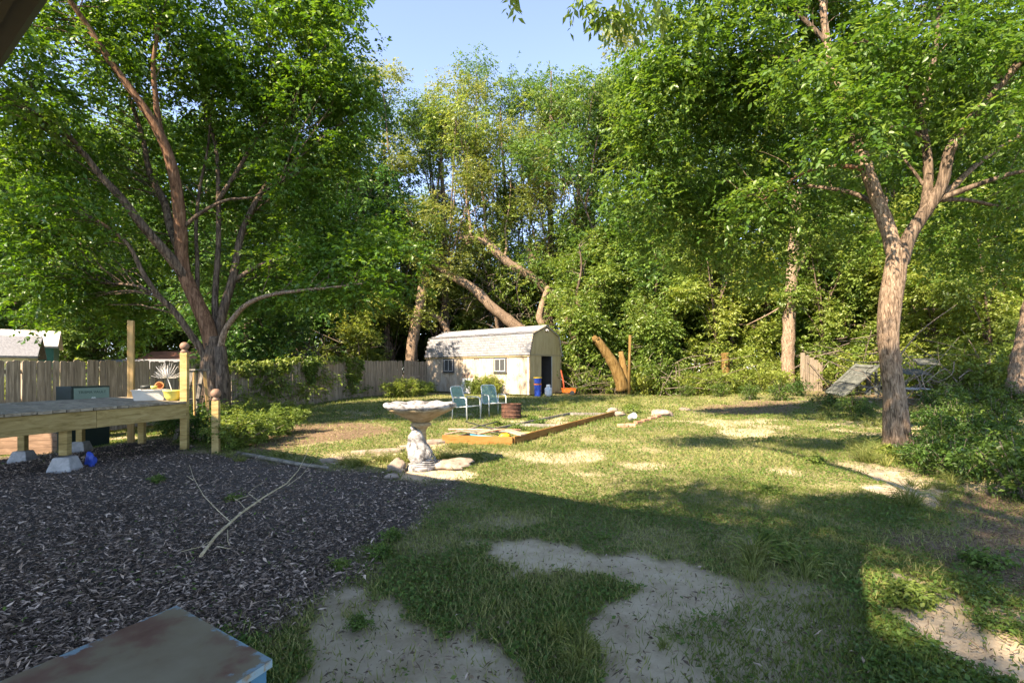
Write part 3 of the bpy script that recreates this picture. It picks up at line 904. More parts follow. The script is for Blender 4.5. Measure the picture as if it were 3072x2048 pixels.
m = MB(); m.lathe([(0.05, 0), (.075, .01), (.085, .09), (.07, .14), (.03, .165), (.028, .185)], tuple(cb), 14)
tag(m.build("jug", MAT['white_paint'], None, smooth=True), "round white jug at the left end of the deck tub", "jug")
for (px, dz, mt, lab, r) in ((440, .18, 'tool_dark', "dark round pan lying on top of the white tub", .085), (476, .175, 'terracotta', "terracotta pot tipped over in the white tub", .06)):
    cc = onp(px, 8.25); cc.z = DZ + dz + .02
    m = MB()
    if mt == 'terracotta':
        prof = [(0.035, 0), (.06, .09), (.066, .09), (.066, .11), (.055, .11), (.035, .02)]
        m.lathe(prof, (0, 0, 0), 14)
        R = Matrix.Rotation(math.radians(75), 3, Vector((1, .4, 0)).normalized())
        m.v = [tuple(R @ Vector(v) + cc + Vector((0, .06, .03))) for v in m.v]
    else:
        m.lathe([(0.05, 0), (r, .02), (r, .045), (r - .012, .05), (.04, .06)], tuple(cc), 16)
    tag(m.build("flower_pot" if mt == 'terracotta' else "round_pan", MAT[mt], None, smooth=True), lab, "pot" if mt == 'terracotta' else "pan")
cc = onp(462, 8.1); cc.z = DZ + .19
m = MB(); m.lathe([(0.03, 0), (.045, .03), (.05, .06), (.04, .06), (.03, .01)], tuple(cc), 12)
tag(m.build("flower_pot", MAT['pot_yellow'], None, smooth=True), "small yellow pot between the pan and the terracotta pot", "pot")
cy = onp(519, 8.1)
t = thing("potted_plant", "yellow pot with a bare dried shrub on the deck", "potted plant", tuple(cy))
m = MB(); m.lathe([(.06, 0), (.085, .01), (.12, .07), (.135, .15), (.145, .155), (.145, .175), (.125, .175), (.11, .10), (.05, .08)], tuple(cy), 20)
m.build("pot", MAT['pot_yellow'], t, smooth=True)
m = MB()
top = cy + Vector((-.09, 0, .38))
m.tube([cy + Vector((0, 0, .08)), cy + Vector((-.03, 0, .2)), top], [.008, .007, .006], 6)
for i in range(58):
    a = random.uniform(0, 6.28); e = random.uniform(-.1, 1.4)
    d = Vector((math.cos(a) * math.cos(e) - .35, math.sin(a) * math.cos(e), math.sin(e) * .9)).normalized()
    L_ = random.uniform(.15, .24)
    m.tube([top, top + d * L_ * .5 + Vector((0, 0, .0)), top + d * L_ + Vector((0, 0, .04))], [.0035, .003, .0022], 4, cap=False)
m.build("dry_stems", MAT['trim_white'], t)

w = P(272, 1158, 9.7)
t = thing("green_cabinet", "dark green cabinet with pale green sign panel behind the deck", "cabinet", (w.x, w.y, zg(w.x, w.y)))
zt, zc = w.z, zg(w.x, w.y)
CR = Matrix((FD, -FN, Vector((0, 0, 1)))).transposed()      # x along the fence, y away from the yard
def cab(x, y, z): return Vector((w.x, w.y, 0)) + CR @ Vector((x, y, 0)) + Vector((0, 0, z))
MB().box(cab(0, .2, (zt + zc) / 2), (.70, .42, zt - zc), mat=CR).build("body", MAT['box_green'], t, bevel=.006)
pn = MB().box(cab(.01, -.022, zt - .22), (.63, .02, .38), mat=CR).build("sign_panel", MAT['panel_green'], t)
def text_part(txt, size, loc, mat, parent, rot, name="lettering"):
    cu = bpy.data.curves.new(name, 'FONT'); cu.body = txt; cu.size = size; cu.extrude = .001; cu.align_x = 'CENTER'
    o = bpy.data.objects.new(name, cu); COL.objects.link(o)
    cu.materials.append(MAT[mat])
    me = bpy.data.meshes.new_from_object(o.evaluated_get(bpy.context.evaluated_depsgraph_get()))
    bpy.data.objects.remove(o)
    o = bpy.data.objects.new(name, me); COL.objects.link(o); o.parent = parent; o.location = Vector(loc) - org(parent); o.rotation_euler = rot
    if not me.materials: me.materials.append(MAT[mat])
    return o
text_part("TRISMA VAULT", .075, cab(.01, -.034, zt - .14), 'letter', pn, (math.pi / 2, 0, math.atan2(FD.y, FD.x)))
m = MB()
for i in range(6):
    a = i * math.pi / 3
    b_ = len(m.v)
    m.lathe([(.001, 0), (.024, .0), (.024, .003), (0.001, .003)], (0, 0, 0), 8)
    for j in range(b_, len(m.v)):
        v = m.v[j]; m.v[j] = tuple(cab(.03 + v[0] + .035 * math.cos(a), -.034 - v[2], zt - .27 + v[1] + .035 * math.sin(a)))
m.build("emblem", MAT['emblem'], pn)

# stepladder between the deck corner and the maple
t = thing("stepladder", "small weathered wooden stepladder beside the big tree trunk", "ladder", tuple(P(590, 1340, 9.3).to_2d()) + (zg(-6, 9.3),))
l0 = P(590, 1110, 9.3)
zb_ = zg(l0.x, 9.3)
for s in (-1, 1):
    MB().beam((l0.x + .02, 9.3 + s * .16, 1.30), (l0.x - .26, 9.3 + s * .22, zb_), .03, .07).build("front_rail", MAT['grey_wood'], t)
    MB().beam((l0.x + .05, 9.3 + s * .16, 1.28), (l0.x + .12, 9.3 + s * .22, zb_), .03, .05).build("rear_rail", MAT['post_wood'], t)
for i in range(4):
    f = .2 + i * .22
    MB().box((l0.x + .02 - .28 * f, 9.3, 1.30 - f * (1.30 - zb_)), (.09, .40, .022)).build("step", MAT['grey_wood'], t)
MB().box((l0.x + .03, 9.3, 1.32), (.16, .42, .025)).build("top_cap", MAT['grey_wood'], t)

# under the deck: planter board box, blue bottle
c0 = Vector((*G(40, 1352, -.2), zg(-8, 8)))
t = thing("planter_box", "long low brown plank planter box in the sun under the deck", "planter", (c0.x, c0.y, zg(c0.x, c0.y)))
for k_ in range(3):
    MB().beam((c0.x - 2.2, c0.y + .2, zg(c0.x, c0.y) + .07 + .135 * k_), (c0.x + .75, c0.y + .45, zg(c0.x, c0.y) + .07 + .135 * k_), .04, .13).build("plank", MAT['brown_plank'], t)
bl = Vector((*G(272, 1400), 0))
m = MB(); m.ball((bl.x, bl.y, zg(bl.x, bl.y) + .075), .07, 10, (.8, .8, 1.45), .55, 4)
tag(m.build("blue_bag", MAT['blue_plastic'], None, smooth=True), "crumpled blue plastic bag beside the pier block", "bag")

# ------------------------------------------------------------------ the gambrel shed
def S3(l, w, z): v = SH_K + SL * l + SW * w; return Vector((v.x, v.y, z))
shed = thing("gambrel_shed", "cream barn roofed garden shed with grey shingles at the back of the yard", "shed", (SH_K.x, SH_K.y, 0))
ZB, ZEV, ZBR, ZR = 0.06, 2.14, 3.23, 3.73
WBR = 0.25
def siding(l0, l1, z0, z1, fn, name, mat, pitch=0.2):
    """grooved sheet siding: fn(along, outward, z)"""
    prof = []
    x = l0
    while x < l1 - 1e-6:
        e = min(x + pitch, l1)
        prof += [(x, 0.006), (x + .008, 0.014), (e - .008, 0.014), (e, 0.006)] if e - x > .03 else [(x, .006), (e, .006)]
        x = e
    m = MB()
    n = len(prof)
    vs = [fn(a, o_, z0) for a, o_ in prof] + [fn(a, o_, z1) for a, o_ in prof]
    m.add(vs, [(i, i + 1, n + i + 1, n + i) for i in range(n - 1)])
    return m.build(name, MAT[mat], shed)
x = 0.0
while x < LEN - .01:
    e = min(x + 1.2, LEN)
    siding(x, e, ZB, ZEV - .02, lambda a, o_, z: S3(a, -o_, z), "siding_panel", 'siding')
    x = e
MB().add([S3(0, 0, ZB), S3(LEN, 0, ZB), S3(LEN, 0, ZEV), S3(0, 0, ZEV)], [(3, 2, 1, 0)]).build("wall_inside", MAT['inside_shade'], shed)
# far end, back wall, floor
MB().add([S3(LEN, 0, ZB), S3(LEN, WID, ZB), S3(LEN, WID, ZEV), S3(LEN, WID - WBR, ZBR), S3(LEN, WID / 2, ZR), S3(LEN, WBR, ZBR), S3(LEN, 0, ZEV)], [(0, 1, 2, 3, 4, 5, 6)]).build("end_wall", MAT['siding'], shed)
MB().add([S3(0, WID, ZB), S3(LEN, WID, ZB), S3(LEN, WID, ZEV), S3(0, WID, ZEV)], [(0, 1, 2, 3)]).build("back_wall", MAT['siding'], shed)
MB().add([S3(0, 0, ZB + .01), S3(LEN, 0, ZB + .01), S3(LEN, WID, ZB + .01), S3(0, WID, ZB + .01)], [(0, 1, 2, 3)]).build("shed_floor", MAT['inside_shade'], shed)
# near end: two lower panels, band, gable
siding(0.0, 1.06, ZB, 2.10, lambda a, o_, z: S3(-o_, a, z), "door", 'siding_end')
siding(2.05, WID, ZB, 2.10, lambda a, o_, z: S3(-o_, a, z), "siding_panel", 'siding_end')
dl = MB(); dl.slab([S3(.01, 2.04, ZB + .03), S3(.86, 2.00, ZB + .03), S3(.86, 2.00, 2.08), S3(.01, 2.04, 2.08)], .04); dl.build("door", MAT['inside_shade'], shed)  # open door leaf coloured near-black so the doorway reads as shade
MB().beam(S3(-.03, 2.03, ZB), S3(-.03, 2.03, 2.1), .04, .03, up=SL).build("door_jamb", MAT['metal_tube'], shed)
MB().beam(S3(-.02, 0, 2.15), S3(-.02, WID, 2.15), .03, .10).build("band", MAT['trim'], shed)
gp = [S3(-.012, 0.0, 2.19), S3(-.012, WID, 2.19), S3(-.012, WID - WBR, ZBR), S3(-.012, WID / 2, ZR), S3(-.012, WBR, ZBR)]
MB().slab(gp, .02, SL).build("gable", MAT['siding_end'], shed)
for k_ in range(1, 13):
    ww = WBR + k_ * (WID - 2 * WBR) / 13
    hz_ = ZBR + (ZR - ZBR) * (1 - abs(ww - WID / 2) / (WID / 2 - WBR)) - .03
    MB().beam(S3(-.014, ww, 2.2), S3(-.014, ww, hz_), .012, .006, up=SL).build("gable_seam", MAT['trim'], shed)
MB().beam(S3(-.016, .12, 2.78), S3(-.016, WID - .12, 2.78), .02, .02).build("gable_seam", MAT['trim'], shed)
for (a, b) in (((0, ZEV), (WBR, ZBR)), ((WBR, ZBR), (WID / 2, ZR)), ((WID / 2, ZR), (WID - WBR, ZBR)), ((WID - WBR, ZBR), (WID, ZEV))):
    MB().beam(S3(-.05, a[0], a[1]), S3(-.05, b[0], b[1]), .06, .09).build("rake_trim", MAT['trim'], shed)
for ww in (0.03, WID - .03):
    MB().beam(S3(-.03, ww, ZB), S3(-.03, ww, 2.1), .09, .03, up=SL).build("corner_trim", MAT['trim'], shed)
MB().beam(S3(.05, -.03, ZB), S3(.05, -.03, ZEV - .03), .09, .02, up=SW).build("corner_trim", MAT['trim_white'], shed)
MB().beam(S3(-.08, -.07, ZEV - .05), S3(LEN + .08, -.07, ZEV - .05), .02, .10).build("fascia", MAT['trim'], shed)
lm = MB()
for s in (-1, 1): lm.ball(S3(-.10, WID / 2 + s * .07, ZR - .25), .06, 8)
lm.box(S3(-.06, WID / 2, ZR - .2), (.12, .1, .08)); lm.build("floodlight", MAT['trim_white'], shed, smooth=True)
# roof planes
for s in (0, 1):
    f = (lambda w: w) if s == 0 else (lambda w: WID - w)
    q1 = [S3(-.10, f(-.10), ZEV - .03), S3(LEN + .1, f(-.10), ZEV - .03), S3(LEN + .1, f(WBR), ZBR), S3(-.10, f(WBR), ZBR)]
    q2 = [S3(-.10, f(WBR), ZBR + .002), S3(LEN + .1, f(WBR), ZBR + .002), S3(LEN + .1, f(WID / 2), ZR), S3(-.10, f(WID / 2), ZR)]
    for q_ in (q1, q2):
        n_ = (q_[1] - q_[0]).cross(q_[2] - q_[0]).normalized()
        if n_.z < 0: n_ = -n_
        MB().slab(q_, .03, n_).build("roof_plane", MAT['shingle'] if s else MAT['roof_under'], shed)
def tabs(w0, z0, w1, z1, rows, seed, singles):
    d = Vector((w1 - w0, z1 - z0)); Ls = d.length; d.normalize()
    ex = Ls / rows
    wd = 0.33
    along = SW * d.x + Vector((0, 0, d.y))
    nr = SL.cross(along); nr.normalize()
    if nr.z < 0: nr = -nr
    n = int((LEN + .2) / wd)
    wd = (LEN + .2) / n
    m = MB(); m.box((0, 0, 0), (wd - .012, ex + .02, .012))
    me = bpy.data.meshes.new("shingle"); me.from_pydata(m.v, [], m.f); me.update(); me.materials.append(MAT['shingle'])
    rot = Matrix((SL, along, nr)).transposed()
    joined = MB()
    for r in range(rows):
        for i in range(n):
            off = (.5 if r % 2 else 0)
            l = -.1 + (i + .5) * wd + off * wd * .98
            if l > LEN + .1 - wd * .45: l = -.1 + wd * .5
            cw = (r + .5) * ex
            p = S3(l, w0 + d.x * cw, z0 + d.y * cw) + nr * (.012 + .004 * ((i + r) % 3) + random.uniform(0, .003))
            Rm = rot @ Matrix.Rotation(math.radians(-1.6), 3, 'X') @ Matrix.Rotation(random.uniform(-.012, .012), 3, 'Z')
            if r < singles:
                o = bpy.data.objects.new("shingle", me); COL.objects.link(o); o.parent = shed
                o.location = p - org(shed); o.rotation_euler = Rm.to_euler()
            else:
                joined.box(p, (wd - .012, ex + .02, .012), mat=Rm)
    if joined.v:
        o = joined.build("shingle_courses", MAT['shingle'], shed); o["kind"] = "stuff"
tabs(-.10, ZEV - .03, WBR, ZBR, 8, 1, 8)
tabs(WBR, ZBR, WID / 2, ZR, 9, 2, 3)
MB().beam(S3(-.12, WBR, ZBR + .02), S3(LEN + .12, WBR, ZBR + .02), .05, .025).build("roof_break_trim", MAT['trim_dark'], shed)
MB().beam(S3(-.12, WID / 2, ZR + .03), S3(LEN + .12, WID / 2, ZR + .03), .20, .03).build("ridge_cap", MAT['shingle'], shed)
def window(l0, l1, z0, z1):
    t = MB().beam(S3(l0, -.035, (z0 + z1) / 2), S3(l1, -.035, (z0 + z1) / 2), .03, z1 - z0).build("window", MAT['trim_dark'], shed)
    # frame built from bars, two panes behind a white sash
    i = .09
    for (a, b, c_, d_) in ((l0 + i, l1 - i, z1 - i, z1 - i - .05), (l0 + i, l1 - i, z0 + i + .05, z0 + i)):
        MB().beam(S3(a, -.062, (c_ + d_) / 2), S3(b, -.062, (c_ + d_) / 2), .02, .032).build("sash_bar", MAT['trim_white'], t)
    for a in (l0 + i + .025, (l0 + l1) / 2, l1 - i - .025):
        MB().beam(S3(a, -.063, z0 + i + .052), S3(a, -.063, z1 - i - .052), .028, .02, up=SW).build("sash_bar", MAT['trim_white'], t)
    for (a, b) in ((l0 + i + .05, (l0 + l1) / 2 - .025), ((l0 + l1) / 2 + .025, l1 - i - .05)):
        MB().beam(S3(a, -.056, (z0 + z1) / 2), S3(b, -.056, (z0 + z1) / 2), .008, z1 - z0 - 2 * i - .1).build("pane", MAT['glass'], t)
    MB().beam(S3(l0 - .03, -.075, z0 + .015), S3(l1 + .03, -.075, z0 + .015), .06, .03).build("sill", MAT['trim_dark'], t)
window(1.50, 2.43, 1.18, 2.05)
window(5.51, 6.45, 1.18, 2.06)
m = MB()
pc = S3(3.72, -.05, 2.0)
for s in (-1, 1):
    m.tube([pc + SL * (s * .01), pc + SL * (s * .12) + Vector((0, 0, .03)), pc + SL * (s * .17) + Vector((0, 0, -.08))], [.015, .02, .01], 6)
m.build("wall_ornament", MAT['trim_dark'], shed)

# things by the shed
def stack(px, Y, base=None):
    x = (px - CX) / FPX * Y
    return Vector((x, Y, zg(x, Y)))
b0 = stack(1613, 24.6)
def bucket(label, z, r0, r1, h, mat, lid=None):
    t = thing("bucket", label, "bucket", (b0.x, b0.y, b0.z + z), "stacked buckets at the shed door")
    m = MB(); m.lathe([(r0, 0), (r1, h), (r1 + .012, h), (r1 + .012, h + .02), (r1 - .01, h + .02), (r0 - .01, .02)], (b0.x, b0.y, b0.z + z), 18)
    m.build("body", MAT[mat], t, smooth=False)
    if lid:
        m = MB(); m.lathe([(r1 + .02, 0), (r1 + .02, .05), (r1 - .03, .06), (0.02, .06)], (b0.x, b0.y, b0.z + z + h + .021), 18); m.build("lid", MAT[lid], t)
bucket("lowest blue bucket of the stack at the shed door", 0.0, .16, .185, .30, 'blue_plastic')
bucket("second blue bucket from the ground in the stack at the shed door, orange lid", .325, .16, .185, .24, 'blue_plastic', 'orange_plastic')
bucket("topmost blue bucket of the stack at the shed door, yellow lid", .66, .165, .20, .24, 'blue_plastic', 'yellow_plastic')
p0 = stack(1645, 24.4)
t = thing("propane_tank", "white propane tank standing before the open shed door", "gas tank", tuple(p0))
m = MB(); m.lathe([(.12, 0), (.12, .03), (.17, .07), (.185, .12), (.185, .38), (.165, .44), (.08, .47)], tuple(p0), 20); m.build("body", MAT['white_paint'], t, smooth=True)
m = MB(); m.lathe([(.105, .455), (.105, .60), (.095, .60), (.095, .455)], tuple(p0), 16); m.lathe([(.03, .46), (.03, .55), (.01, .56)], tuple(p0), 8); m.build("collar", MAT['white_paint'], t, smooth=False)
c0 = stack(1706, 26.3)
t = thing("garden_cart", "orange garden cart with red handles right of the shed", "cart", tuple(c0))
m = MB(); tub(m, c0 + Vector((0, 0, .12)), .72, .5, .24, .1, .02); m.build("tray", MAT['orange_plastic'], t)
for s in (-.26, .26):
    m = MB(); m.lathe([(.05, -.03), (.12, -.03), (.12, .03), (.05, .03)], (0, 0, 0), 14)
    m.v = [(c0.x + .15 + v[0], c0.y + s * 1.1 + v[2], c0.z + .12 + v[1]) for v in m.v]; m.build("wheel", MAT['tool_dark'], t)
for s in (-.2, .2):
    MB().tube([c0 + Vector((-.25, s, .3)), c0 + Vector((-.30, s, .8)), c0 + Vector((-.42, s * .7, 1.32))], .022, 6).build("handle", MAT['red_paint'], t)
MB().tube([c0 + Vector((-.42, -.14, 1.32)), c0 + Vector((-.42, .14, 1.32))], .022, 6).build("grip", MAT['red_paint'], t)
a, b = S3(4.75, -.32, .02), S3(3.95, -.32, .02)
up = Vector((0, 0, .86)) + SW * .22
o = MB().slab([a, b, b + up, a + up], .03, -SW).build("sheet_panel", MAT['white_paint'], None)
tag(o, "white sheet panel leaning against the long shed wall", "panel")
up2 = Vector((0, 0, 1.12)) + SW * .22
o = MB().slab([a + SL * .05 - SW * .0 + SW * .08, b + SL * .1 + SW * .08, b + SL * .1 + up2 + SW * .06, a + SL * .05 + up2 + SW * .06], .02, -SW).build("leaning_board", MAT['tool_wood'], None)
tag(o, "brown board leaning behind the white sheet at the shed wall", "board")

# ------------------------------------------------------------------ lawn chairs, fire drum, bird bath
def lawn_chair(label, c, f):
    f = Vector((f[0], f[1], 0)).normalized(); s = Vector((-f.y, f.x, 0))
    z0 = zg(c.x, c.y)
    def q(a, b, z): return Vector((c.x, c.y, z0)) + f * a + s * b + Vector((0, 0, z))
    t = thing("lawn_chair", label, "chair", (c.x, c.y, z0), "green strap lawn chairs by the fire drum")
    def arc(p, r=.08):
        out = [p[0]]
        for i in range(1, len(p) - 1):
            a, b, d = p[i - 1], p[i], p[i + 1]
            u, v = (a - b).normalized(), (d - b).normalized()
            for k in range(6):
                w = k / 5
                out.append((b + u * r) * (1 - w) ** 2 + b * 2 * w * (1 - w) + (b + v * r) * w ** 2)
        return out + [p[-1]]
    for sd in (-.28, .28):
        MB().tube(arc([q(.26, sd, 0), q(.24, sd, .60), q(-.24, sd, .60)], .10), .016, 8).build("arm", MAT['metal_tube'], t, smooth=True)
        MB().tube([q(-.26, sd, 0), q(-.22, sd, .6)], .015, 8).build("leg", MAT['metal_tube'], t, smooth=True)
    MB().tube(arc([q(.24, .25, .37), q(-.20, .25, .33), q(-.38, .23, .88), q(-.38, -.23, .88), q(-.20, -.25, .33), q(.24, -.25, .37)], .10) + [], .014, 8).build("seat_frame", MAT['metal_tube'], t, smooth=True)
    MB().tube([q(.24, .28, .37), q(.24, -.28, .37)], .014, 8).build("crossbar", MAT['metal_tube'], t, smooth=True)
    m = MB()
    def strip(a, b, w, n):
        d = (b - a).normalized(); x = d.cross(n).normalized() * w / 2
        m.slab([a - x, b - x, b + x, a + x], .004, n)
    nb = (q(-.38, 0, .88) - q(-.20, 0, .33)).cross(s).normalized()
    for k in range(10):
        u = .10 + k * .093
        a_, b_ = q(-.20 - .18 * u, .25, .33 + .55 * u), q(-.20 - .18 * u, -.25, .33 + .55 * u)
        if k == 9: a_, b_ = q(-.375, .17, .865), q(-.375, -.17, .865)
        strip(a_, b_, .044, nb)
    for k in range(7):
        b_ = -.19 + k * .063
        strip(q(-.205, b_, .345) + nb * .005 * (-1) ** k, q(-.378, b_, .875) + nb * .005 * (-1) ** k, .042, nb)
    m.build("back_webbing", MAT['web_green'], t)
    m = MB()
    for k in range(8):
        a1 = -.17 + k * .055
        strip(q(a1, .25, .34 + .08 * (a1 + .2)), q(a1, -.25, .34 + .08 * (a1 + .2)), .045, Vector((0, 0, 1)))
    for k in range(7):
        b_ = -.19 + k * .063
        strip(q(-.2, b_, .345), q(.24, b_, .375), .042, Vector((0, 0, 1)))
    m.build("seat_webbing", MAT['web_green'], t)
x1, y1 = G(1400, 1259)
lawn_chair("green strap lawn chair on the left, seen from its side", Vector((x1 - .02, y1 + .12, 0)), (.82, -.57))
x2, y2 = G(1475, 1249)
lawn_chair("green strap lawn chair on the right, its broad back toward the shed", Vector((x2 + .04, y2 + .40, 0)), (.5, -.87))

fx, fy = G(1534, 1254)
t = thing("fire_drum", "cut down rusty steel drum fire pit beside the chairs", "fire pit", (fx, fy, zg(fx, fy)))
m = MB()
prof = [(.27, 0), (.27, .02)]
for zz in (.10, .20, .30):
    prof += [(.27, zz - .02), (.285, zz), (.27, zz + .02)]
prof += [(.27, .38), (.285, .385), (.285, .40), (.262, .40), (.255, .05), (.02, .05)]
m.lathe(prof, (fx, fy, zg(fx, fy)), 28); m.build("drum", MAT['rust'], t, smooth=False)
m = MB()
for i in range(5):
    a = random.uniform(0, 6.28)
    m.tube([(fx + .2 * math.cos(a), fy + .2 * math.sin(a), .08), (fx - .15 * math.cos(a + .4), fy - .15 * math.sin(a + .4), .2 + .03 * i)], .025, 6)
m.build("charred_log", MAT['tool_dark'], t)

hx, hy = G(1262, 1404)
hz0 = zg(hx, hy)
bb = thing("bird_bath", "white stone bird bath with scalloped bowl on a carved fish pedestal", "bird bath", (hx, hy, hz0))
# bowl: scalloped rim
def scal(r, z, a):
    k = max(0, (r - .12) / .33)
    return (r * (1 + .055 * k * math.cos(9 * a + .6)), z + .009 * k * math.cos(9 * a + .6 + 1.2))
ZBW = .845
m = MB()
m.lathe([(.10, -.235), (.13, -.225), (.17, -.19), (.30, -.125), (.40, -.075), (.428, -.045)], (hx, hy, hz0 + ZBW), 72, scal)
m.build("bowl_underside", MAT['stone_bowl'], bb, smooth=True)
m = MB()
m.lathe([(.428, -.0455), (.452, -.030), (.462, -.008), (.455, .012), (.435, .022), (.41, .016), (.37, -.012), (.28, -.04), (.15, -.055), (.02, -.058)], (hx, hy, hz0 + ZBW), 72, scal)
m.build("bowl_rim", MAT['stone_white'], bb, smooth=True)
m = MB()
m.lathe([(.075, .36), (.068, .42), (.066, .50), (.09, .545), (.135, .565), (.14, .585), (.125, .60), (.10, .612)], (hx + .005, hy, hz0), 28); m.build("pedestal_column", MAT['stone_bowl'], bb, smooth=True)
# the fish: its head at the bottom right, body curling up the column to the left
def fish_r(u):
    return float(np.interp(u, [0, .08, .2, .4, .6, .8, .93, 1], [.05, .115, .165, .155, .125, .098, .075, .045]))
pth, rr = [], []
for i in range(22):
    u = i / 21
    z = .05 + .47 * u
    x = .085 * (1 - u) ** 1.2 - .055 * math.sin(u * math.pi) - .035 * u
    y = -.02 - .03 * math.sin(u * math.pi)
    pth.append((hx + x, hy + y, hz0 + z)); rr.append(fish_r(u))
m = MB()
m.tube(pth, rr, 26)
mz = [v[2] for v in m.v]
new = []
for v in m.v:
    p_ = Vector(v); u = (v[2] - hz0 - .05) / .47
    a = math.atan2(v[1] - hy, v[0] - hx)
    w_ = .010 * math.sin(a * 7 + u * 26) * max(0, min(1, (u - .25) * 4)) + .007 * math.sin(u * 70 + a * 2) * (1 if u < .3 else .4)
    c_ = Vector((hx, hy, v[2])); d_ = (p_ - c_)
    new.append(tuple(p_ + d_.normalized() * w_ if d_.length > 1e-4 else p_))
m.v = new
m.build("fish_body", MAT['stone_white'], bb, smooth=True)
ey = Vector((hx + .085, hy - .155, hz0 + .20))
m = MB()
for r_ in (.018, .036, .053, .070):
    ring = [ey + Vector((r_ * math.cos(k * .3142), -.008 + .35 * r_, r_ * math.sin(k * .3142) * .9)) for k in range(20)]
    m.tube(ring + [ring[0]], .0065, 6, cap=False)
m.ball(ey, .016, 8); m.build("fish_eye", MAT['stone_white'], bb, smooth=True)
m = MB()
for k in range(5):
    z_ = .05 + .022 * k
    R_ = .185 - .012 * k
    m.tube([Vector((hx + .04 + R_ * math.cos(a), hy - .02 + R_ * math.sin(a), hz0 + z_ + .03 * math.cos(a) * (k / 4) + .012 * math.sin(a * 3))) for a in np.linspace(-2.6, .7, 18)], .0105, 6)
m.build("fish_lips", MAT['stone_white'], bb, smooth=True)
m = MB(); m.lathe([(.205, -.03), (.205, .03), (.195, .05), (.15, .07), (.05, .075)], (hx + .02, hy - .01, hz0), 28, lambda r, z, a: (r * (1 + .05 * math.sin(5 * a + 1)), z)); m.build("base", MAT['stone_white'], bb, smooth=True)
m = MB()
tl = Vector((hx - .075, hy - .05, hz0 + .52))
m.tube([tl, tl + Vector((.03, -.01, -.03)), tl + Vector((.10, -.03, -.11))], [.012, .035, .012], 10)
m.tube([tl + Vector((0, 0, -.04)), tl + Vector((-.02, -.02, .03)), tl + Vector((-.005, 0, .07))], [.03, .03, .008], 10)
m.build("fish_tail", MAT['stone_white'], bb, smooth=True)

def rock(label, px, py, r, sq, seed, mat='rock', group="stones lying in the yard"):
    x, y = G(px, py)
    m = MB(); m.ball((x, y, zg(x, y) + r * sq[2] * .45), r, 10, sq, .45, seed)
    tag(m.build("stone", MAT[mat], None, smooth=True), label, "stone", group)
rock("round pink stone at the foot of the bird bath, left side", 1190, 1412, .105, (1.15, 1, .95), 1)
rock("flat shaded stone in front of the pink stone by the bird bath", 1177, 1432, .07, (1.2, .9, .6), 2)
rock("flat tan stone at the foot of the bird bath, right side", 1345, 1402, .22, (1.4, .8, .35), 3)
rock("white stone at the far end of the wooden bed frame", 1838, 1237, .14, (1.2, 1, .7), 4)
rock("square pale stone beyond the bed frame's far corner", 1858, 1247, .15, (1.2, 1, .6), 5)
rock("pale stone at the end of the brick edging", 1985, 1248, .20, (1.4, 1, .6), 6)
rock("small pale stone far right on the lawn", 2052, 1232, .13, (1.3, 1, .6), 7)
rock("white stone in the leaves far right", 2600, 1224, .13, (1.2, 1, .8), 8)
for i, (px, py, w_, h_, lab) in enumerate(((1305, 1327, .62, .34, "flat pale paving stone left of the wooden bed frame"), (1235, 1341, .5, .2, "flat paving stone just behind the bird bath"), (1140, 1357, .8, .22, "long flat paving stone left of the bird bath"), (1040, 1380, .8, .2, "flat paving stone at the end of the stone edging, far left"))):
    x, y = G(px, py)
    m = MB()
    poly = []
    for k in range(9):
        a = 2 * math.pi * k / 9
        r_ = 1 + random.uniform(-.14, .14)
        poly.append((x + w_ / 2 * r_ * math.cos(a) + .0, y + h_ / 2 * r_ * math.sin(a) + .35 * w_ / 2 * math.cos(a)))
    m.prism(poly, zg(x, y) - .04, zg(x, y) + .045)
    tag(m.build("paving_stone", MAT['rock'], None, bevel=.012), lab, "paving stone", "flat stones edging the lawn")

# ------------------------------------------------------------------ raised bed with tools
bed = thing("bed_frame", "low orange board frame of a garden bed in the lawn", "garden bed", (BED_A.x, BED_A.y, 0))
bn = (BED_B - BED_A); BED_D = BED_C + bn
def b3(p, z): return Vector((p.x, p.y, z))
BH = .125
sh = (BED_C - BED_A).normalized() * .02
for (p, q_) in ((BED_A, BED_B),):
    MB().beam(b3(p, BH / 2), b3(q_, BH / 2), .04, BH + .03).build("board", MAT['bed_wood'], bed, bevel=.004)
for (f0, f1) in ((0.006, .5), (.503, 1.0)):
    a, b = BED_A.lerp(BED_C, f0), BED_A.lerp(BED_C, f1)
    MB().beam(b3(a, BH / 2 + .004), b3(b, BH / 2 + .004), .04, BH + .02).build("board", MAT['bed_wood'], bed, bevel=.004)
    a, b = BED_B.lerp(BED_D, f0), BED_B.lerp(BED_D, f1)
    MB().beam(b3(a, BH / 2 - .05), b3(b, BH / 2 - .05), .03, BH).build("board", MAT['grey_wood'], bed, bevel=.004)
MB().beam(b3(BED_C, BH / 2 - .045), b3(BED_D, BH / 2 - .045), .03, BH).build("board", MAT['grey_wood'], bed)
MB().beam(b3(BED_A.lerp(BED_C, .45) + bn * .02, BH / 2 - .04), b3(BED_B.lerp(BED_D, .45) - bn * .02, BH / 2 - .04), .03, BH).build("board", MAT['grey_wood'], bed)
def lay(px, py, z): x, y = G(px, py, z); return Vector((x, y, z))
def pole(name, label, cat, pts, r, mat, n=6):
    m = MB(); m.tube(pts, r, n)
    tag(m.build(name, MAT[mat], None, smooth=True), label, cat, "tools and sticks heaped in the bed frame")
pole("tool_handle", "long pale wooden tool handle lying across the near end of the bed", "tool", [lay(1345, 1287, .16), lay(1440, 1288, .17), lay(1560, 1297, .15)], .02, 'tool_wood')
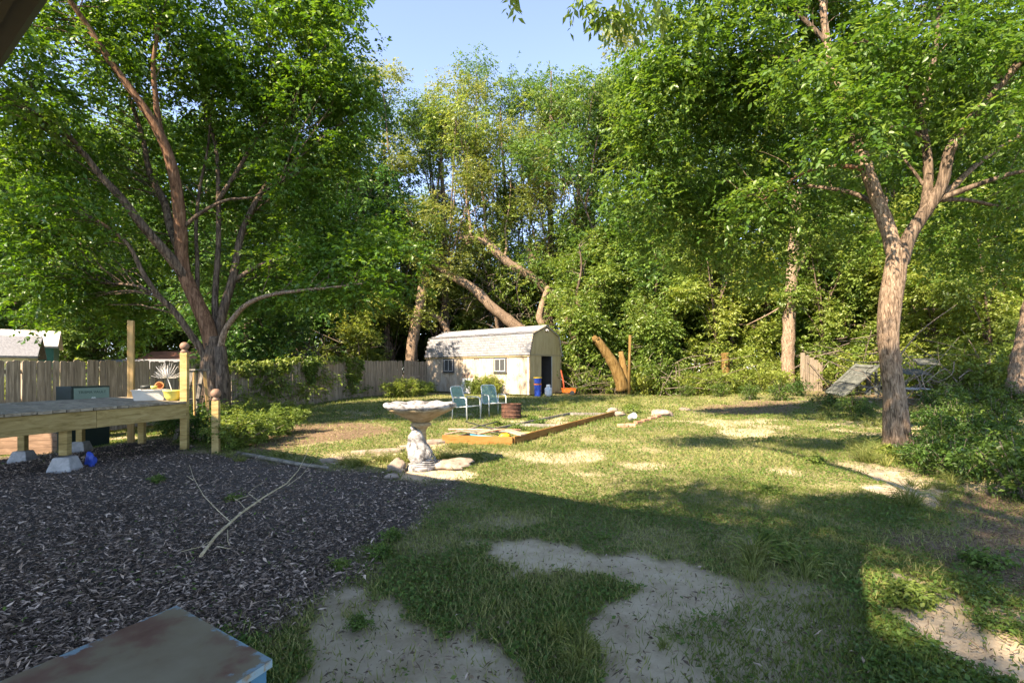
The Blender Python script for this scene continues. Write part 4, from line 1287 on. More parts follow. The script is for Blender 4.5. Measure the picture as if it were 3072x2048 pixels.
pole("tool_handle", "red brown tool handle lying over the pale one in the bed", "tool", [lay(1430, 1301, .13), lay(1490, 1288, .19), lay(1562, 1289, .18)], .022, 'brick')
pole("tool_handle", "grey wooden handle just below the pale one in the bed", "tool", [lay(1370, 1293, .13), lay(1500, 1295, .14), lay(1580, 1302, .12)], .018, 'grey_wood')
pole("tool_handle", "pinkish stick crossing the corner of the bed", "tool", [lay(1335, 1302, .14), lay(1385, 1292, .15), lay(1430, 1300, .14)], .016, 'tool_wood')
pole("black_pole", "thin black pole crossing behind the tools in the bed", "pole", [lay(1396, 1264, .16), lay(1440, 1276, .15), lay(1490, 1287, .17)], .014, 'tool_dark')
pole("grey_pole", "thin grey pole crossing the black pole in the bed", "pole", [lay(1495, 1264, .10), lay(1440, 1277, .12), lay(1400, 1288, .15)], .014, 'grey_wood')
pole("blue_pipe", "bright blue pipe in the near end of the bed", "pipe", [lay(1412, 1303, .10), lay(1440, 1307, .10), lay(1478, 1311, .09)], .022, 'cyan_plastic')
a = lay(1528, 1292, .2); b = lay(1562, 1310, .10)
m = MB(); m.beam(a + Vector((-.03, .1, 0)), b + Vector((.05, -.02, .04)), .20, .025); tag(m.build("plank", MAT['tool_wood'], None), "short pinkish plank lying on the tools in the bed", "plank")
c_ = lay(1512, 1311, .09)
m = MB(); m.tube([c_ + Vector((-.11, 0, -.02)), c_ + Vector((-.04, 0, .02)), c_ + Vector((.05, .02, .02)), c_ + Vector((.12, .04, .0))], [.02, .05, .055, .03], 10); tag(m.build("yellow_bag", MAT['yellow_plastic'], None, smooth=True), "yellow plastic bag among the tools in the bed", "bag")
c_ = lay(1575, 1298, .12)
m = MB(); m.beam(c_ + Vector((-.06, 0, 0)), c_ + Vector((.09, .02, .0)), .09, .035); tag(m.build("yellow_block", MAT['pot_yellow'], None, bevel=.008), "pale yellow block beside the plank in the bed", "block")
# brick edging with a tin can
for i, (px, py, rz, lab) in enumerate(((1868, 1281, .3, "reddish brick at the near end of the edging left of the tin can"), (1893, 1280, -.5, "tilted pink brick in front of the tin can"), (1915, 1272, .7, "brick right behind the tin can"), (1935, 1266, .75, "middle brick of the edging row"), (1955, 1259, .7, "fourth brick along the edging row"), (1972, 1253, .8, "last brick of the edging before the pale stone"))):
    x, y = G(px, py)
    tag(MB().box((x, y, zg(x, y) + .035), (.24, .11, .08), rz).build("brick", MAT['brick'], None, bevel=.008), lab, "brick", "bricks edging the small bed")
x, y = G(1897, 1268)
t = thing("tin_can", "silver tin can lying on the brick edging", "can", (x, y, zg(x, y)))
m = MB(); m.lathe([(.075, -.1), (.08, -.1), (.08, .1), (.075, .1), (.07, .09)], (0, 0, 0), 18)
R = Matrix.Rotation(math.radians(68), 3, Vector((1, .25, 0)).normalized())
m.v = [tuple(R @ Vector(v) + Vector((x, y, zg(x, y) + .15))) for v in m.v]
m.build("body", MAT['metal_tube'], t)

# fallen branch on the mulch and the timber edging
def gl(px, py, dz=.03): x, y = G(px, py); return Vector((x, y, zg(x, y) + dz + .018))
t = thing("fallen_branch", "long pale fallen branch with side twigs lying on the mulch", "branch", tuple(gl(600, 1690, 0)))
MB().tube([gl(602, 1690), gl(650, 1630, .04), gl(720, 1570, .05), (gl(790, 1518, .06)), gl(860, 1470, .06), gl(895, 1430, .07), gl(918, 1390, .09), gl(930, 1355, .16)], [.0105, .010, .0095, .008, .0065, .005, .004, .003], 8).build("main_stem", MAT['dry_stick'], t, smooth=True)
for pts in ([(695, 1590), (655, 1555), (610, 1505), (580, 1450), (568, 1415)], [(742, 1552), (718, 1525), (702, 1518)], [(782, 1524), (755, 1505), (745, 1500), (765, 1482), (790, 1470)], [(745, 1501), (705, 1520)], [(683, 1610), (684, 1650), (690, 1668)], [(640, 1640), (600, 1668), (540, 1690)], [(860, 1470), (905, 1440), (935, 1405)], [(580, 1450), (560, 1440)], [(650, 1660), (690, 1672)]):
    MB().tube([gl(p[0], p[1], .03 + .012 * i) for i, p in enumerate(pts)], [.0036 - .002 * i / len(pts) for i in range(len(pts))], 5).build("side_twig", MAT['dry_stick'], t)
o = MB().tube([gl(715, 1366, .02), gl(800, 1385, .03), gl(900, 1402, .02), gl(985, 1412, .015)], [.03, .03, .028, .02], 8).build("edging_pole", MAT['grey_wood'], None, smooth=True)
tag(o, "thin weathered pole edging the mulch in the shade", "pole")

# ------------------------------------------------------------------ foreground table
TZ = .45
ta, tb = Vector((*G(530, 1815, TZ), 0)), Vector((*G(817, 1976, TZ), 0))
ab = tb - ta; td = Vector((-.40, -.915, 0)).normalized() * 1.05
tbl = thing("low_table", "worn low table with flaking blue paint in the near left corner", "table", (ta.x, ta.y, 0))
nu, nv_ = 14, 22
vs, ed_ = [], []
for j in range(nv_ + 1):
    for i in range(nu + 1):
        p = ta + ab * (i / nu) + td * (j / nv_)
        e_ = min(min(i, nu - i) / nu * .6, min(j, nv_ - j) / nv_ * 1.05)
        vs.append((p.x, p.y, TZ)); ed_.append(max(0, 1 - e_ / .075))
fs = [(j * (nu + 1) + i, (j + 1) * (nu + 1) + i, (j + 1) * (nu + 1) + i + 1, j * (nu + 1) + i + 1) for j in range(nv_) for i in range(nu)]
m = MB(); m.add(vs, fs)
n0 = len(m.v)
m.slab([ta + Vector((0, 0, TZ - .001)), ta + td + Vector((0, 0, TZ - .001)), tb + td + Vector((0, 0, TZ - .001)), tb + Vector((0, 0, TZ - .001))], .022, Vector((0, 0, 1)))
o = m.build("table_top", MAT['table_top'], tbl)
at = o.data.attributes.new("edge", 'FLOAT', 'POINT'); at.data.foreach_set("value", np.array(ed_ + [1.0] * (len(m.v) - n0), np.float32))
ins = lambda u, v: ta + ab * u + td * v
for (p, q_) in ((ins(.05, .03), ins(.95, .03)), (ins(.95, .04), ins(.95, .96)), (ins(.05, .04), ins(.05, .96)), (ins(.05, .97), ins(.95, .97))):
    MB().beam(Vector((p.x, p.y, TZ - .06)), Vector((q_.x, q_.y, TZ - .06)), .02, .07).build("apron", MAT['tool_dark'], tbl)
for (u, v) in ((.06, .035), (.94, .035), (.06, .965), (.94, .965)):
    p = ins(u, v); zz = zg(p.x, p.y)
    MB().box((p.x, p.y, (TZ - .025 + zz) / 2), (.045, .045, TZ - .025 - zz), math.atan2(ab.y, ab.x)).build("leg", MAT['table_blue'], tbl)

# ------------------------------------------------------------------ trees
def catmull(pts, per=5):
    p = [Vector(q) for q in pts]
    if len(p) < 3: return p
    out = []
    for i in range(len(p) - 1):
        a, b, c, d = p[max(i - 1, 0)], p[i], p[i + 1], p[min(i + 2, len(p) - 1)]
        for k in range(per):
            t = k / per
            out.append(0.5 * ((2 * b) + (c - a) * t + (2 * a - 5 * b + 4 * c - d) * t * t + (3 * b - a - 3 * c + d) * t ** 3))
    return out + [p[-1]]

def limb(mb, pts, r0, r1, n=10, wob=.05, per=5):
    c = catmull(pts, per)
    m = len(c)
    mb.tube(c, [r0 + (r1 - r0) * (i / (m - 1)) ** .85 for i in range(m)], n, True, wob)
    return c

def twigs_to(nodes, cent, frac, r=.011, n=4, far=3.2):
    """thin twigs from the nearest limb point to leaf clusters"""
    m = MB()
    nd = np.array([list(v) for v in nodes])
    cnt = np.zeros(len(nd))
    for c in cent[rng.random(len(cent)) < frac]:
        dd = np.linalg.norm(nd - c, axis=1) + np.maximum(0, nd[:, 2] - c[2]) * 1.5 + rng.random(len(nd)) * .9 + cnt * .6
        i = int(np.argmin(dd))
        if dd[i] > far: continue
        cnt[i] += 1
        a = Vector(nd[i]); b = Vector(c)
        L_ = (b - a).length
        mid = a.lerp(b, .5) + Vector((random.uniform(-.1, .1) * L_, random.uniform(-.1, .1) * L_, random.uniform(.0, .14) * L_))
        q1, q3 = a.lerp(mid, .55) + Vector((0, 0, .03 * L_)), mid.lerp(b, .55) + Vector((random.uniform(-.05, .05), random.uniform(-.05, .05), .03)) * L_ * .5
        rr = r * (.5 + .35 * L_)
        m.tube([a, q1, mid, q3, b], [rr, rr * .85, rr * .65, rr * .45, rr * .25], n, False)
    return m

# the maple on the left, many stems traced from the photograph
MY = 11.6
def Q(px, py, dy=0.0): return P(px, py, MY + dy)
base = Q(648, 1275)
maple = thing("maple_tree", "big many stemmed maple spreading over the deck on the left", "tree", (base.x, base.y, zg(base.x, base.y) - .05))
nodes = []
tb_ = MB()
nodes += limb(tb_, [Q(648, 1300), Q(648, 1200), Q(646, 1100), Q(644, 1050), Q(642, 1010)], .35, .20, 16, .05)
tb_.tube([Q(605, 1260, -.1), Q(615, 1150, -.15), Q(622, 1060, -.1)], [.16, .15, .12], 10, True, .06)
tb_.tube([Q(672, 1260, -.15), Q(668, 1150, -.2), Q(662, 1040, -.15)], [.17, .15, .12], 10, True, .06)
tb_.build("trunk", MAT['bark'], maple, smooth=True)
LIMBS = [
    ([(645, 1120, 0), (628, 1000, -.05), (592, 910, -.1), (550, 810, -.2), (542, 690, -.3), (530, 570, -.45), (505, 465, -.6), (462, 370, -.8), (400, 280, -1.0), (335, 190, -1.2), (270, 90, -1.4), (210, 0, -1.7), (150, -100, -2.0)], .20, .035, 'bark_red'),
    ([(505, 465, -.6), (478, 380, -.7), (466, 280, -.8), (460, 190, -.9), (480, 60, -1.0)], .085, .03, 'bark_red'),
    ([(556, 830, -.2), (500, 760, -.5), (430, 680, -.8), (360, 590, -1.1), (300, 525, -1.3), (235, 440, -1.6), (170, 375, -1.9), (90, 330, -2.2)], .13, .03, 'bark'),
    ([(640, 1140, -.1), (610, 1060, -.15), (570, 1000, -.3), (520, 930, -.5), (478, 890, -.7), (430, 820, -.9), (385, 735, -1.1), (320, 680, -1.3), (240, 635, -1.6)], .10, .025, 'bark'),
    ([(545, 760, 0), (515, 690, .3), (490, 600, .5), (450, 520, .7), (425, 400, .9), (380, 270, 1.2), (330, 130, 1.5)], .12, .03, 'bark'),
    ([(648, 1120, .05), (646, 1000, .1), (646, 880, .3), (655, 740, .5), (655, 600, .7), (648, 440, 1.0), (610, 310, 1.2), (600, 120, 1.5)], .095, .03, 'bark'),
    ([(650, 1120, 0), (655, 1010, .1), (670, 930, .2), (700, 830, .4), (722, 710, .6), (765, 610, .9), (820, 520, 1.2), (860, 420, 1.4), (880, 280, 1.6)], .14, .03, 'bark'),
    ([(655, 1080, -.1), (672, 1000, -.15), (702, 952, -.2), (745, 910, -.3), (810, 885, -.4), (900, 872, -.5), (1000, 862, -.5), (1090, 850, -.4)], .085, .02, 'bark_pale'),
    ([(590, 905, 0), (592, 800, .2), (588, 680, .5), (600, 560, .7), (625, 430, .9), (640, 250, 1.1)], .06, .02, 'bark'),
    ([(690, 850, .4), (770, 800, .6), (860, 770, 1.0), (960, 760, 1.4), (1060, 770, 1.7)], .06, .018, 'bark'),
    ([(542, 690, -.3), (600, 640, -.3), (680, 600, -.2), (760, 590, 0), (850, 540, .3)], .05, .018, 'bark'),
    ([(655, 600, .7), (720, 500, .9), (800, 360, 1.1), (880, 200, 1.3), (960, 60, 1.5)], .06, .02, 'bark'),
    ([(478, 890, -.7), (420, 860, -.6), (340, 850, -.4), (250, 850, -.2)], .04, .015, 'bark'),
]
for pts, r0, r1, mt in LIMBS:
    m = MB(); nodes += limb(m, [Q(*p) for p in pts], r0, r1, 9)
    m.build("limb", MAT[mt], maple, smooth=True)
def lobe(f, px, py, dy, r, n): v = f(px, py, dy); return ((v.x, v.y, v.z), r, n)
ML = [lobe(Q, *a) for a in [
    (120, 120, -1.2, (1.8, 1.5, 1.5), 85), (420, 90, -.4, (1.7, 1.6, 1.5), 90), (720, 110, .6, (1.8, 1.7, 1.6), 110), (960, 90, .8, (1.35, 1.5, 1.6), 110),
    (60, 330, -1.4, (1.4, 1.3, 1.2), 60), (280, 330, .8, (1.6, 1.4, 1.3), 75), (600, 330, 1.6, (1.8, 1.5, 1.4), 90), (850, 320, 1.2, (1.7, 1.6, 1.5), 110), (1010, 260, 1.0, (.95, 1.2, 1.3), 70), (1030, 420, 1.4, (.65, 1.0, .9), 35),
    (60, 560, -1.2, (1.4, 1.2, 1.1), 65), (230, 560, .6, (1.5, 1.3, 1.2), 65), (450, 560, 1.8, (1.6, 1.3, 1.3), 70), (720, 520, 1.8, (1.7, 1.4, 1.4), 80), (930, 520, 1.6, (1.3, 1.3, 1.2), 70),
    (90, 760, -.8, (1.4, 1.2, 1.0), 60), (300, 760, 1.0, (1.5, 1.3, 1.1), 55), (520, 760, 2.2, (1.5, 1.2, 1.1), 50), (780, 700, 2.0, (1.4, 1.3, 1.1), 50),
    (900, 800, 1.0, (1.3, 1.3, .75), 55), (1080, 800, 1.0, (1.3, 1.3, .75), 65), (1210, 800, 1.2, (.85, 1.0, .65), 38), (960, 690, 1.6, (1.1, 1.1, .8), 45), (1120, 690, 1.8, (.9, 1, .7), 35),
    (120, 900, .2, (1.3, 1.2, .6), 38), (330, 900, 1.2, (1.2, 1.2, .55), 30), (390, 960, .8, (.8, .9, .45), 20), (760, 890, 1.4, (1.0, 1.0, .45), 22), (1000, 880, .4, (1.2, 1.0, .35), 26),
    (200, -150, -.8, (2.2, 2.2, 1.7), 80), (560, -180, .4, (2.4, 2.4, 1.8), 90), (880, -140, 1.0, (2.0, 2.2, 1.7), 85), (560, -420, .6, (2.6, 2.6, 1.6), 70)]]
ML += [((-10.6, 6.6, 7.6), (1.5, 1.4, .9), 90), ((-9.4, 5.6, 9.4), (1.6, 1.4, .9), 90), ((-11.2, 8.2, 9.2), (1.5, 1.4, .9), 80), ((-8.4, 7.4, 10.2), (1.6, 1.5, .9), 90), ((-9.8, 7.4, 6.4), (1.0, 1.0, .6), 50), ((-11.6, 5.4, 6.6), (1.2, 1.2, .8), 60)]
ML += [(tuple(Q(*p_[0][-1])), (.6, .6, .4), 16) for p_ in LIMBS]
cent, outd = in_ellipsoids([(a_, b_, c_ * 1.45) for a_, b_, c_ in ML], 1.1, .40, .45, 5)
arr = sprays(cent, .34, 5, 9, .28, .108, .058, .44, outd)
link("crown", leaf_mesh("maple_crown", *arr), MAT['leaf_maple'], maple, -org(maple))
twigs_to(nodes, cent, .14).build("twigs", MAT['bark'], maple)

# the forked tree on the right
RY = 8.45
def Q2(px, py, dy=0.0): return P(px, py, RY + dy)
base = Q2(2690, 1338)
rt = thing("forked_tree", "tall forked tree with sun dappled trunk on the right", "tree", (base.x, base.y, zg(base.x, base.y) - .05))
nodes2 = []
tb_ = MB()
tp = catmull([Q2(2702, 1356), Q2(2697, 1335), Q2(2692, 1290), Q2(2684, 1180), Q2(2670, 1080), Q2(2663, 1000), Q2(2670, 900), Q2(2683, 820), Q2(2692, 750)], 6)
tz0 = tp[0].z
b0_ = len(tb_.v)
tb_.tube(tp, [.152 + .038 * math.exp(-(p_.z - tz0) * .8) + .09 * math.exp(-(p_.z - tz0) * 7) + .014 * math.sin(p_.z * 2.6 + 1) for p_ in tp], 28)
tv = np.array(tb_.v); cen = np.array([[p_.x, p_.y] for p_ in tp]).repeat(28, 0)
dv = tv[:, :2] - cen; an = np.arctan2(dv[:, 1], dv[:, 0]); kk = 1 + .05 * np.sin(an * 3 + tv[:, 2] * 1.3) + .16 * np.sin(an * 5 + 1) * np.exp(-(tv[:, 2] - tz0) * 6) + (rng.random(len(tv)) - .5) * .03
tv[:, :2] = cen + dv * kk[:, None]; tb_.v = [tuple(v) for v in tv]
tb_.build("trunk", MAT['bark_pale'], rt, smooth=True)
RL = [
    ([(2692, 790, 0), (2668, 700, .05), (2640, 620, .1), (2608, 530, .15), (2590, 470, .2), (2562, 400, .25), (2535, 320, .3), (2505, 230, .4), (2482, 130, .5), (2470, 40, .6), (2455, -90, .8)], .135, .05, 'bark_pale'),
    ([(2700, 790, 0), (2728, 710, -.05), (2765, 650, -.1), (2800, 600, -.15), (2830, 540, -.2), (2850, 450, -.3), (2905, 370, -.4), (2960, 300, -.5), (3020, 230, -.6), (3100, 140, -.8)], .125, .055, 'bark'),
    ([(2775, 630, -.1), (2785, 540, 0), (2780, 450, .1), (2765, 370, .2), (2760, 330, .25), (2790, 240, .4), (2810, 130, .5), (2815, 0, .7)], .085, .03, 'bark'),
    ([(2810, 590, -.15), (2860, 560, 0), (2900, 520, .1), (2960, 470, .3), (3040, 420, .5), (3120, 380, .6)], .07, .025, 'bark_pale'),
    ([(2815, 600, -.15), (2890, 570, -.3), (2960, 545, -.5), (3040, 520, -.7), (3120, 510, -.9)], .055, .025, 'bark'),
    ([(2598, 510, .15), (2550, 500, .2), (2490, 500, .3), (2420, 515, .5), (2350, 555, .7), (2290, 600, .9)], .05, .015, 'bark_red'),
    ([(2500, 200, .4), (2430, 190, .5), (2370, 180, .6), (2290, 165, .8)], .055, .02, 'bark_pale'),
    ([(2785, 430, .1), (2740, 395, -.1), (2690, 380, -.3), (2620, 400, -.5), (2540, 430, -.7)], .035, .012, 'bark'),
    ([(2760, 340, .25), (2720, 260, 0), (2670, 200, -.2), (2640, 150, -.4), (2590, 120, -.6)], .035, .012, 'bark'),
    ([(2775, 560, 0), (2730, 500, .2), (2680, 440, .4), (2640, 420, .6)], .03, .012, 'bark'),
    ([(2535, 320, .3), (2460, 280, .8), (2350, 250, 1.4), (2230, 240, 2.0)], .045, .015, 'bark'),
    ([(2482, 130, .5), (2400, 50, .6), (2280, -40, .6), (2150, -100, .5)], .05, .02, 'bark'),
    ([(2640, 620, .1), (2560, 580, .9), (2450, 560, 1.8), (2300, 540, 2.6), (2150, 560, 3.2)], .05, .018, 'bark'),
    ([(2815, 600, -.15), (2900, 600, .6), (3000, 620, 1.2), (3100, 640, 1.8)], .045, .018, 'bark'),
]
for pts, r0, r1, mt in RL:
    m = MB(); nodes2 += limb(m, [Q2(*p) for p in pts], r0, r1, 9)
    m.build("limb", MAT[mt], rt, smooth=True)
R_L = [lobe(Q2, *a) for a in [
    (2010, 170, .8, (.9, 1.1, .9), 60), (2230, 130, 1.2, (1.1, 1.2, .9), 80), (2480, 120, 1.6, (1.2, 1.2, .9), 85), (2720, 110, 1.6, (1.2, 1.2, .9), 80), (2960, 100, 1.0, (1.3, 1.2, .9), 75),
    (1960, 330, 1.6, (.8, 1.0, .85), 55), (2120, 340, 1.8, (1.1, 1.1, .9), 70), (2350, 320, 2.2, (1.2, 1.2, .9), 70), (2680, 300, 2.2, (1.2, 1.2, .9), 60), (2960, 300, 1.6, (1.1, 1.2, .9), 55),
    (1950, 520, 2.2, (.95, 1.1, .95), 60), (2140, 520, 2.4, (1.15, 1.1, .95), 65), (2370, 500, 2.6, (1.15, 1.1, .9), 60), (2650, 500, 3.0, (1.2, 1.1, .9), 45), (2950, 420, 2.4, (1.2, 1.1, .9), 50),
    (1990, 700, 3.0, (1.1, 1.1, .85), 50), (2200, 690, 3.0, (1.1, 1.1, .85), 50), (2400, 640, 3.0, (1.1, 1.1, .7), 35), (2950, 640, 2.6, (1.2, 1.1, .75), 38), (3080, 560, 1.2, (1.0, 1.0, .7), 35),
    (2300, 800, 3.4, (1.0, 1.0, .6), 26), (2560, 720, 3.4, (1.0, 1.0, .6), 22), (2850, 780, 3.2, (1.0, 1.0, .5), 18), (3080, 780, 2.6, (1.0, 1.0, .6), 24),
    (2550, 330, -.9, (.6, .5, .4), 16), (2420, 230, -.5, (.8, .6, .4), 22), (2880, 120, -.7, (1.0, .8, .5), 35), (3040, 330, -.9, (.7, .6, .5), 20),
    (2050, -60, .6, (1.2, 1.2, .7), 36), (2400, -80, 1.0, (1.4, 1.3, .7), 44), (2800, -80, .9, (1.5, 1.3, .7), 44), (2300, -300, 1.4, (1.8, 1.6, .9), 26), (2750, -300, 1.2, (1.8, 1.6, .9), 34), (3050, -200, 1.0, (1.4, 1.6, .9), 36)]]
R_L += [(tuple(Q2(*p_[0][-1])), (.6, .5, .35), 16) for p_ in RL]
cent, outd = in_ellipsoids([(a_, b_, c_ * 1.7) for a_, b_, c_ in R_L], 1.3, .39, .45, 9)
arr = sprays(cent, .27, 5, 9, .30, .090, .048, .38, outd)
link("crown", leaf_mesh("forked_crown", *arr), MAT['leaf_right'], rt, -org(rt))
twigs_to(nodes2, cent, .2, .008, 4, 1.5).build("twigs", MAT['bark'], rt)

# overhanging sprigs at the top edge come from a limb above the camera's right
ov = thing("overhanging_branch", "leafy branch tips hanging into view at the top edge", "branch", tuple(P(1900, -250, 4.6)))
oc = np.array([list(P(px, py, 4.6 + dy)) for px, py, dy in ((1735, 10, 0), (1780, 25, .1), (1820, 40, .05), (1850, 20, .1), (1890, 30, .15), (1930, 40, .2), (1870, -60, .2), (1790, -60, .2), (1960, -30, .2), (1538, -25, 0), (1920, -120, .4), (1990, 20, .3), (1830, 70, .1))])
arr = sprays(oc, .09, 6, 7, .8, .085, .036, .17)
link("crown", leaf_mesh("overhang_leaves", *arr), MAT['leaf_right'], ov, -org(ov))
m = MB()
m.tube([P(2300, -520, 5.4), P(2050, -250, 4.8), P(1900, -120, 4.7), P(1800, -40, 4.6), P(1740, 0, 4.6)], [.03, .022, .014, .009, .004], 6)
m.tube([P(1900, -120, 4.7), P(1650, -120, 4.65), P(1540, -40, 4.6)], [.012, .008, .004], 5)
m.build("twigs", MAT['bark'], ov)

# ---- woodland trees: a few kinds built once, then copied
def copy_tree(o, parent=None):
    c = o.copy(); COL.objects.link(c); c.parent = parent
    for ch in [x_ for x_ in bpy.data.objects if x_.parent == o]:
        copy_tree(ch, c)
    return c

def wood_tree(seed, Hh, rad, low=.22, nl=22, per=70, leafL=.17, mat='leaf_forest', bark='bark', wide=.45):
    random.seed(seed * 13 + 1)
    t = thing("woodland_tree", "", "tree")
    tr = MB()
    bend = [Vector((0, 0, -.3))]
    x = y = 0
    for k in range(1, 7):
        x += random.uniform(-.35, .35); y += random.uniform(-.35, .35)
        bend.append(Vector((x, y, Hh * .92 * k / 6)))
    nodes = limb(tr, bend, Hh * .017 + .06, .04, 10, .06)
    tr.build("trunk", MAT[bark], t, smooth=True, local=True)
    lobes = []
    lb = MB()
    for k in range(nl):
        f = low + (1 - low) * (k + .5) / nl
        prof = math.sin(min(1, (f - low * .5) / (1 - low * .5)) * math.pi * .93) ** .7
        a = k * 2.4 + random.uniform(-.5, .5)
        R_ = rad * prof * random.uniform(.45, .95)
        z = Hh * f
        stem = nodes[min(len(nodes) - 1, int(len(nodes) * max(0, f - .14)))]
        c = Vector((stem.x + R_ * math.cos(a), stem.y + R_ * math.sin(a), z))
        if k >= nl - 3: c = Vector((stem.x + random.uniform(-.9, .9), stem.y + random.uniform(-.9, .9), Hh * random.uniform(.90, .97)))
        q = stem.lerp(c, .5) + Vector((0, 0, .3))
        nd = limb(lb, [stem, q, c], .07, .015, 5, 0, 4)
        nodes += nd
        rr = rad * random.uniform(.30, .46)
        lobes.append(((c.x, c.y, c.z), (rr * 1.1, rr * 1.1, rr * random.uniform(.75, 1.15)), per))
    lb.build("limbs", MAT[bark], t, smooth=True, local=True)
    cent, outd = in_ellipsoids(lobes, .9, .40, .42, seed)
    arr = sprays(cent, .45, 5, 7, .28, leafL, leafL * .52, .55, outd)
    link("crown", leaf_mesh("wood_crown", *arr), MAT[mat], t)
    twigs_to(nodes, cent, .22, .012, 3).build("twigs", MAT['twig'], t, local=True)
    return t
kinds = [wood_tree(1, 21, 4.2, leafL=.15), wood_tree(2, 18, 4.6, .15, leafL=.20, mat='leaf_wood_deep'), wood_tree(3, 22, 3.6, .25, leafL=.14, mat='leaf_wood_pale'), wood_tree(4, 15, 4.2, .12, leafL=.19, mat='leaf_wood_deep'), wood_tree(5, 20, 5.0, .2, 24, leafL=.165), wood_tree(6, 11, 3.6, .08, 16, leafL=.18)]
used = [False] * len(kinds)
def plant(kind, x, y, h, label, group, rz=None, wide=1.0):
    hs = [21, 18, 22, 15, 20, 11]
    if not used[kind]: o = kinds[kind]; used[kind] = True
    else: o = copy_tree(kinds[kind])
    s = h / hs[kind]
    o.location = (x, y, zg(x, y)); o.scale = (s * wide, s * wide, s); o.rotation_euler = (0, 0, rz if rz is not None else random.uniform(0, 6.28))
    o["label"] = label; o["group"] = group; o["category"] = "tree"
    return o
def at_px(px, Y): return ((px - CX) / FPX * Y, Y)
random.seed(21)
G1 = "tall trees of the wood behind the shed"
for (k, px, Y, h, lab, wd) in [
    (0, 1180, 33, 20.5, "tall tree behind the shed, its crown next to the maple", 1.0), (2, 1320, 33, 20.6, "tall slim tree behind the left end of the shed roof", 1.15),
    (4, 1490, 35, 22.3, "broad tall tree rising above the middle of the shed", .85), (0, 1640, 34, 23.8, "tallest tree of the wood, right behind the shed gable", .85),
    (2, 1740, 34, 21.5, "slim spiky topped tree just right of the shed", .95), (2, 1850, 34, 23.2, "spiky topped tree beside the gap of sky on the right", .95),
    (1, 1950, 31, 19.0, "bushy tree behind the orange stump", 1.0), (4, 2120, 32, 20.0, "broad tree in the wood behind the brick edging", 1.0), (0, 2280, 30, 19.0, "tall tree left of the far right trunk", 1.0),
    (1, 2450, 29, 18.0, "bushy tree behind the far right trunk", 1.0), (3, 2620, 25, 15.0, "tree behind the leaning boards", 1.0), (4, 2820, 27, 17.0, "broad tree behind the forked tree", 1.0), (1, 3000, 22, 15.5, "bushy tree at the right edge behind the scrap", 1.0), (3, 3250, 20, 15, "tree just reaching in at the right edge", 1.0)]:
    x, y = at_px(px, Y); plant(k, x, y, h, lab, G1, wide=wd)
G2 = "trees behind the long fence"
for (k, px, Y, h, lab) in [
    (1, -250, 20, 14, "tree beyond the cream shed at the left edge"), (3, 60, 26, 13, "tree behind the green shed"), (4, 280, 27, 15, "broad tree behind the fence above the tall post"),
    (1, 470, 30, 16, "bushy tree behind the fence and the deck"), (0, 640, 28, 16, "tree behind the maple trunk"), (4, 830, 31, 17, "broad tree behind the pale hedge on the fence"), (1, 1010, 32, 18.5, "bushy tree behind the fence corner"), (3, 1110, 38, 17, "tree deep in the wood left of the shed")]:
    x, y = at_px(px, Y); plant(k, x, y, h, lab, G2)
G3 = "trees deep in the wood"
DEEP = ["farthest tree at the left edge, behind the cream shed", "far tree deep behind the green shed", "far tree deep behind the tall post", "far tree deep behind the maple trunk", "far tree deep behind the pale hedge", "far tree deep behind the left end of the shed", "far tree deep behind the shed's middle", "far tree deep behind the shed gable", "far tree deep behind the orange stump", "far tree deep behind the brick edging", "far tree deep left of the far right trunk", "far tree deep right of the far right trunk", "far tree deep behind the leaning boards", "far tree deep right of the forked trunk", "farthest tree at the right edge behind the scrap"]
for i, (px, Y) in enumerate([(-100, 36), (180, 40), (420, 42), (700, 41), (900, 44), (1230, 43), (1420, 44), (1580, 45), (1780, 44), (2000, 41), (2200, 42), (2400, 40), (2620, 38), (2850, 37), (3100, 33)]):
    x, y = at_px(px, Y); plant([1, 3, 4, 0][i % 4], x, y, random.uniform(13.5, 16.5), DEEP[i], G3)
G4 = "low young trees at the edge of the wood"
for (px, Y, h, lab) in [(1760, 29, 9.5, "low young tree right of the shed gable"), (1990, 27.5, 8.5, "low young tree behind the brick edging"), (2170, 26.5, 9.0, "low young tree left of the far right trunk"), (2500, 24, 8, "low young tree behind the standing boards"), (2780, 21, 8, "low young tree right of the forked trunk"), (2980, 17, 7, "low young tree near the right edge"), (1090, 30.5, 8.0, "low young tree left of the shed behind the fence"), (720, 24, 7.0, "low young tree over the fence right of the maple"), (230, 22, 6.5, "low young tree over the fence near the green shed"), (1870, 30, 9.5, "low young tree behind the orange stump")]:
    x, y = at_px(px, Y); plant(5, x, y, h, lab, G4)
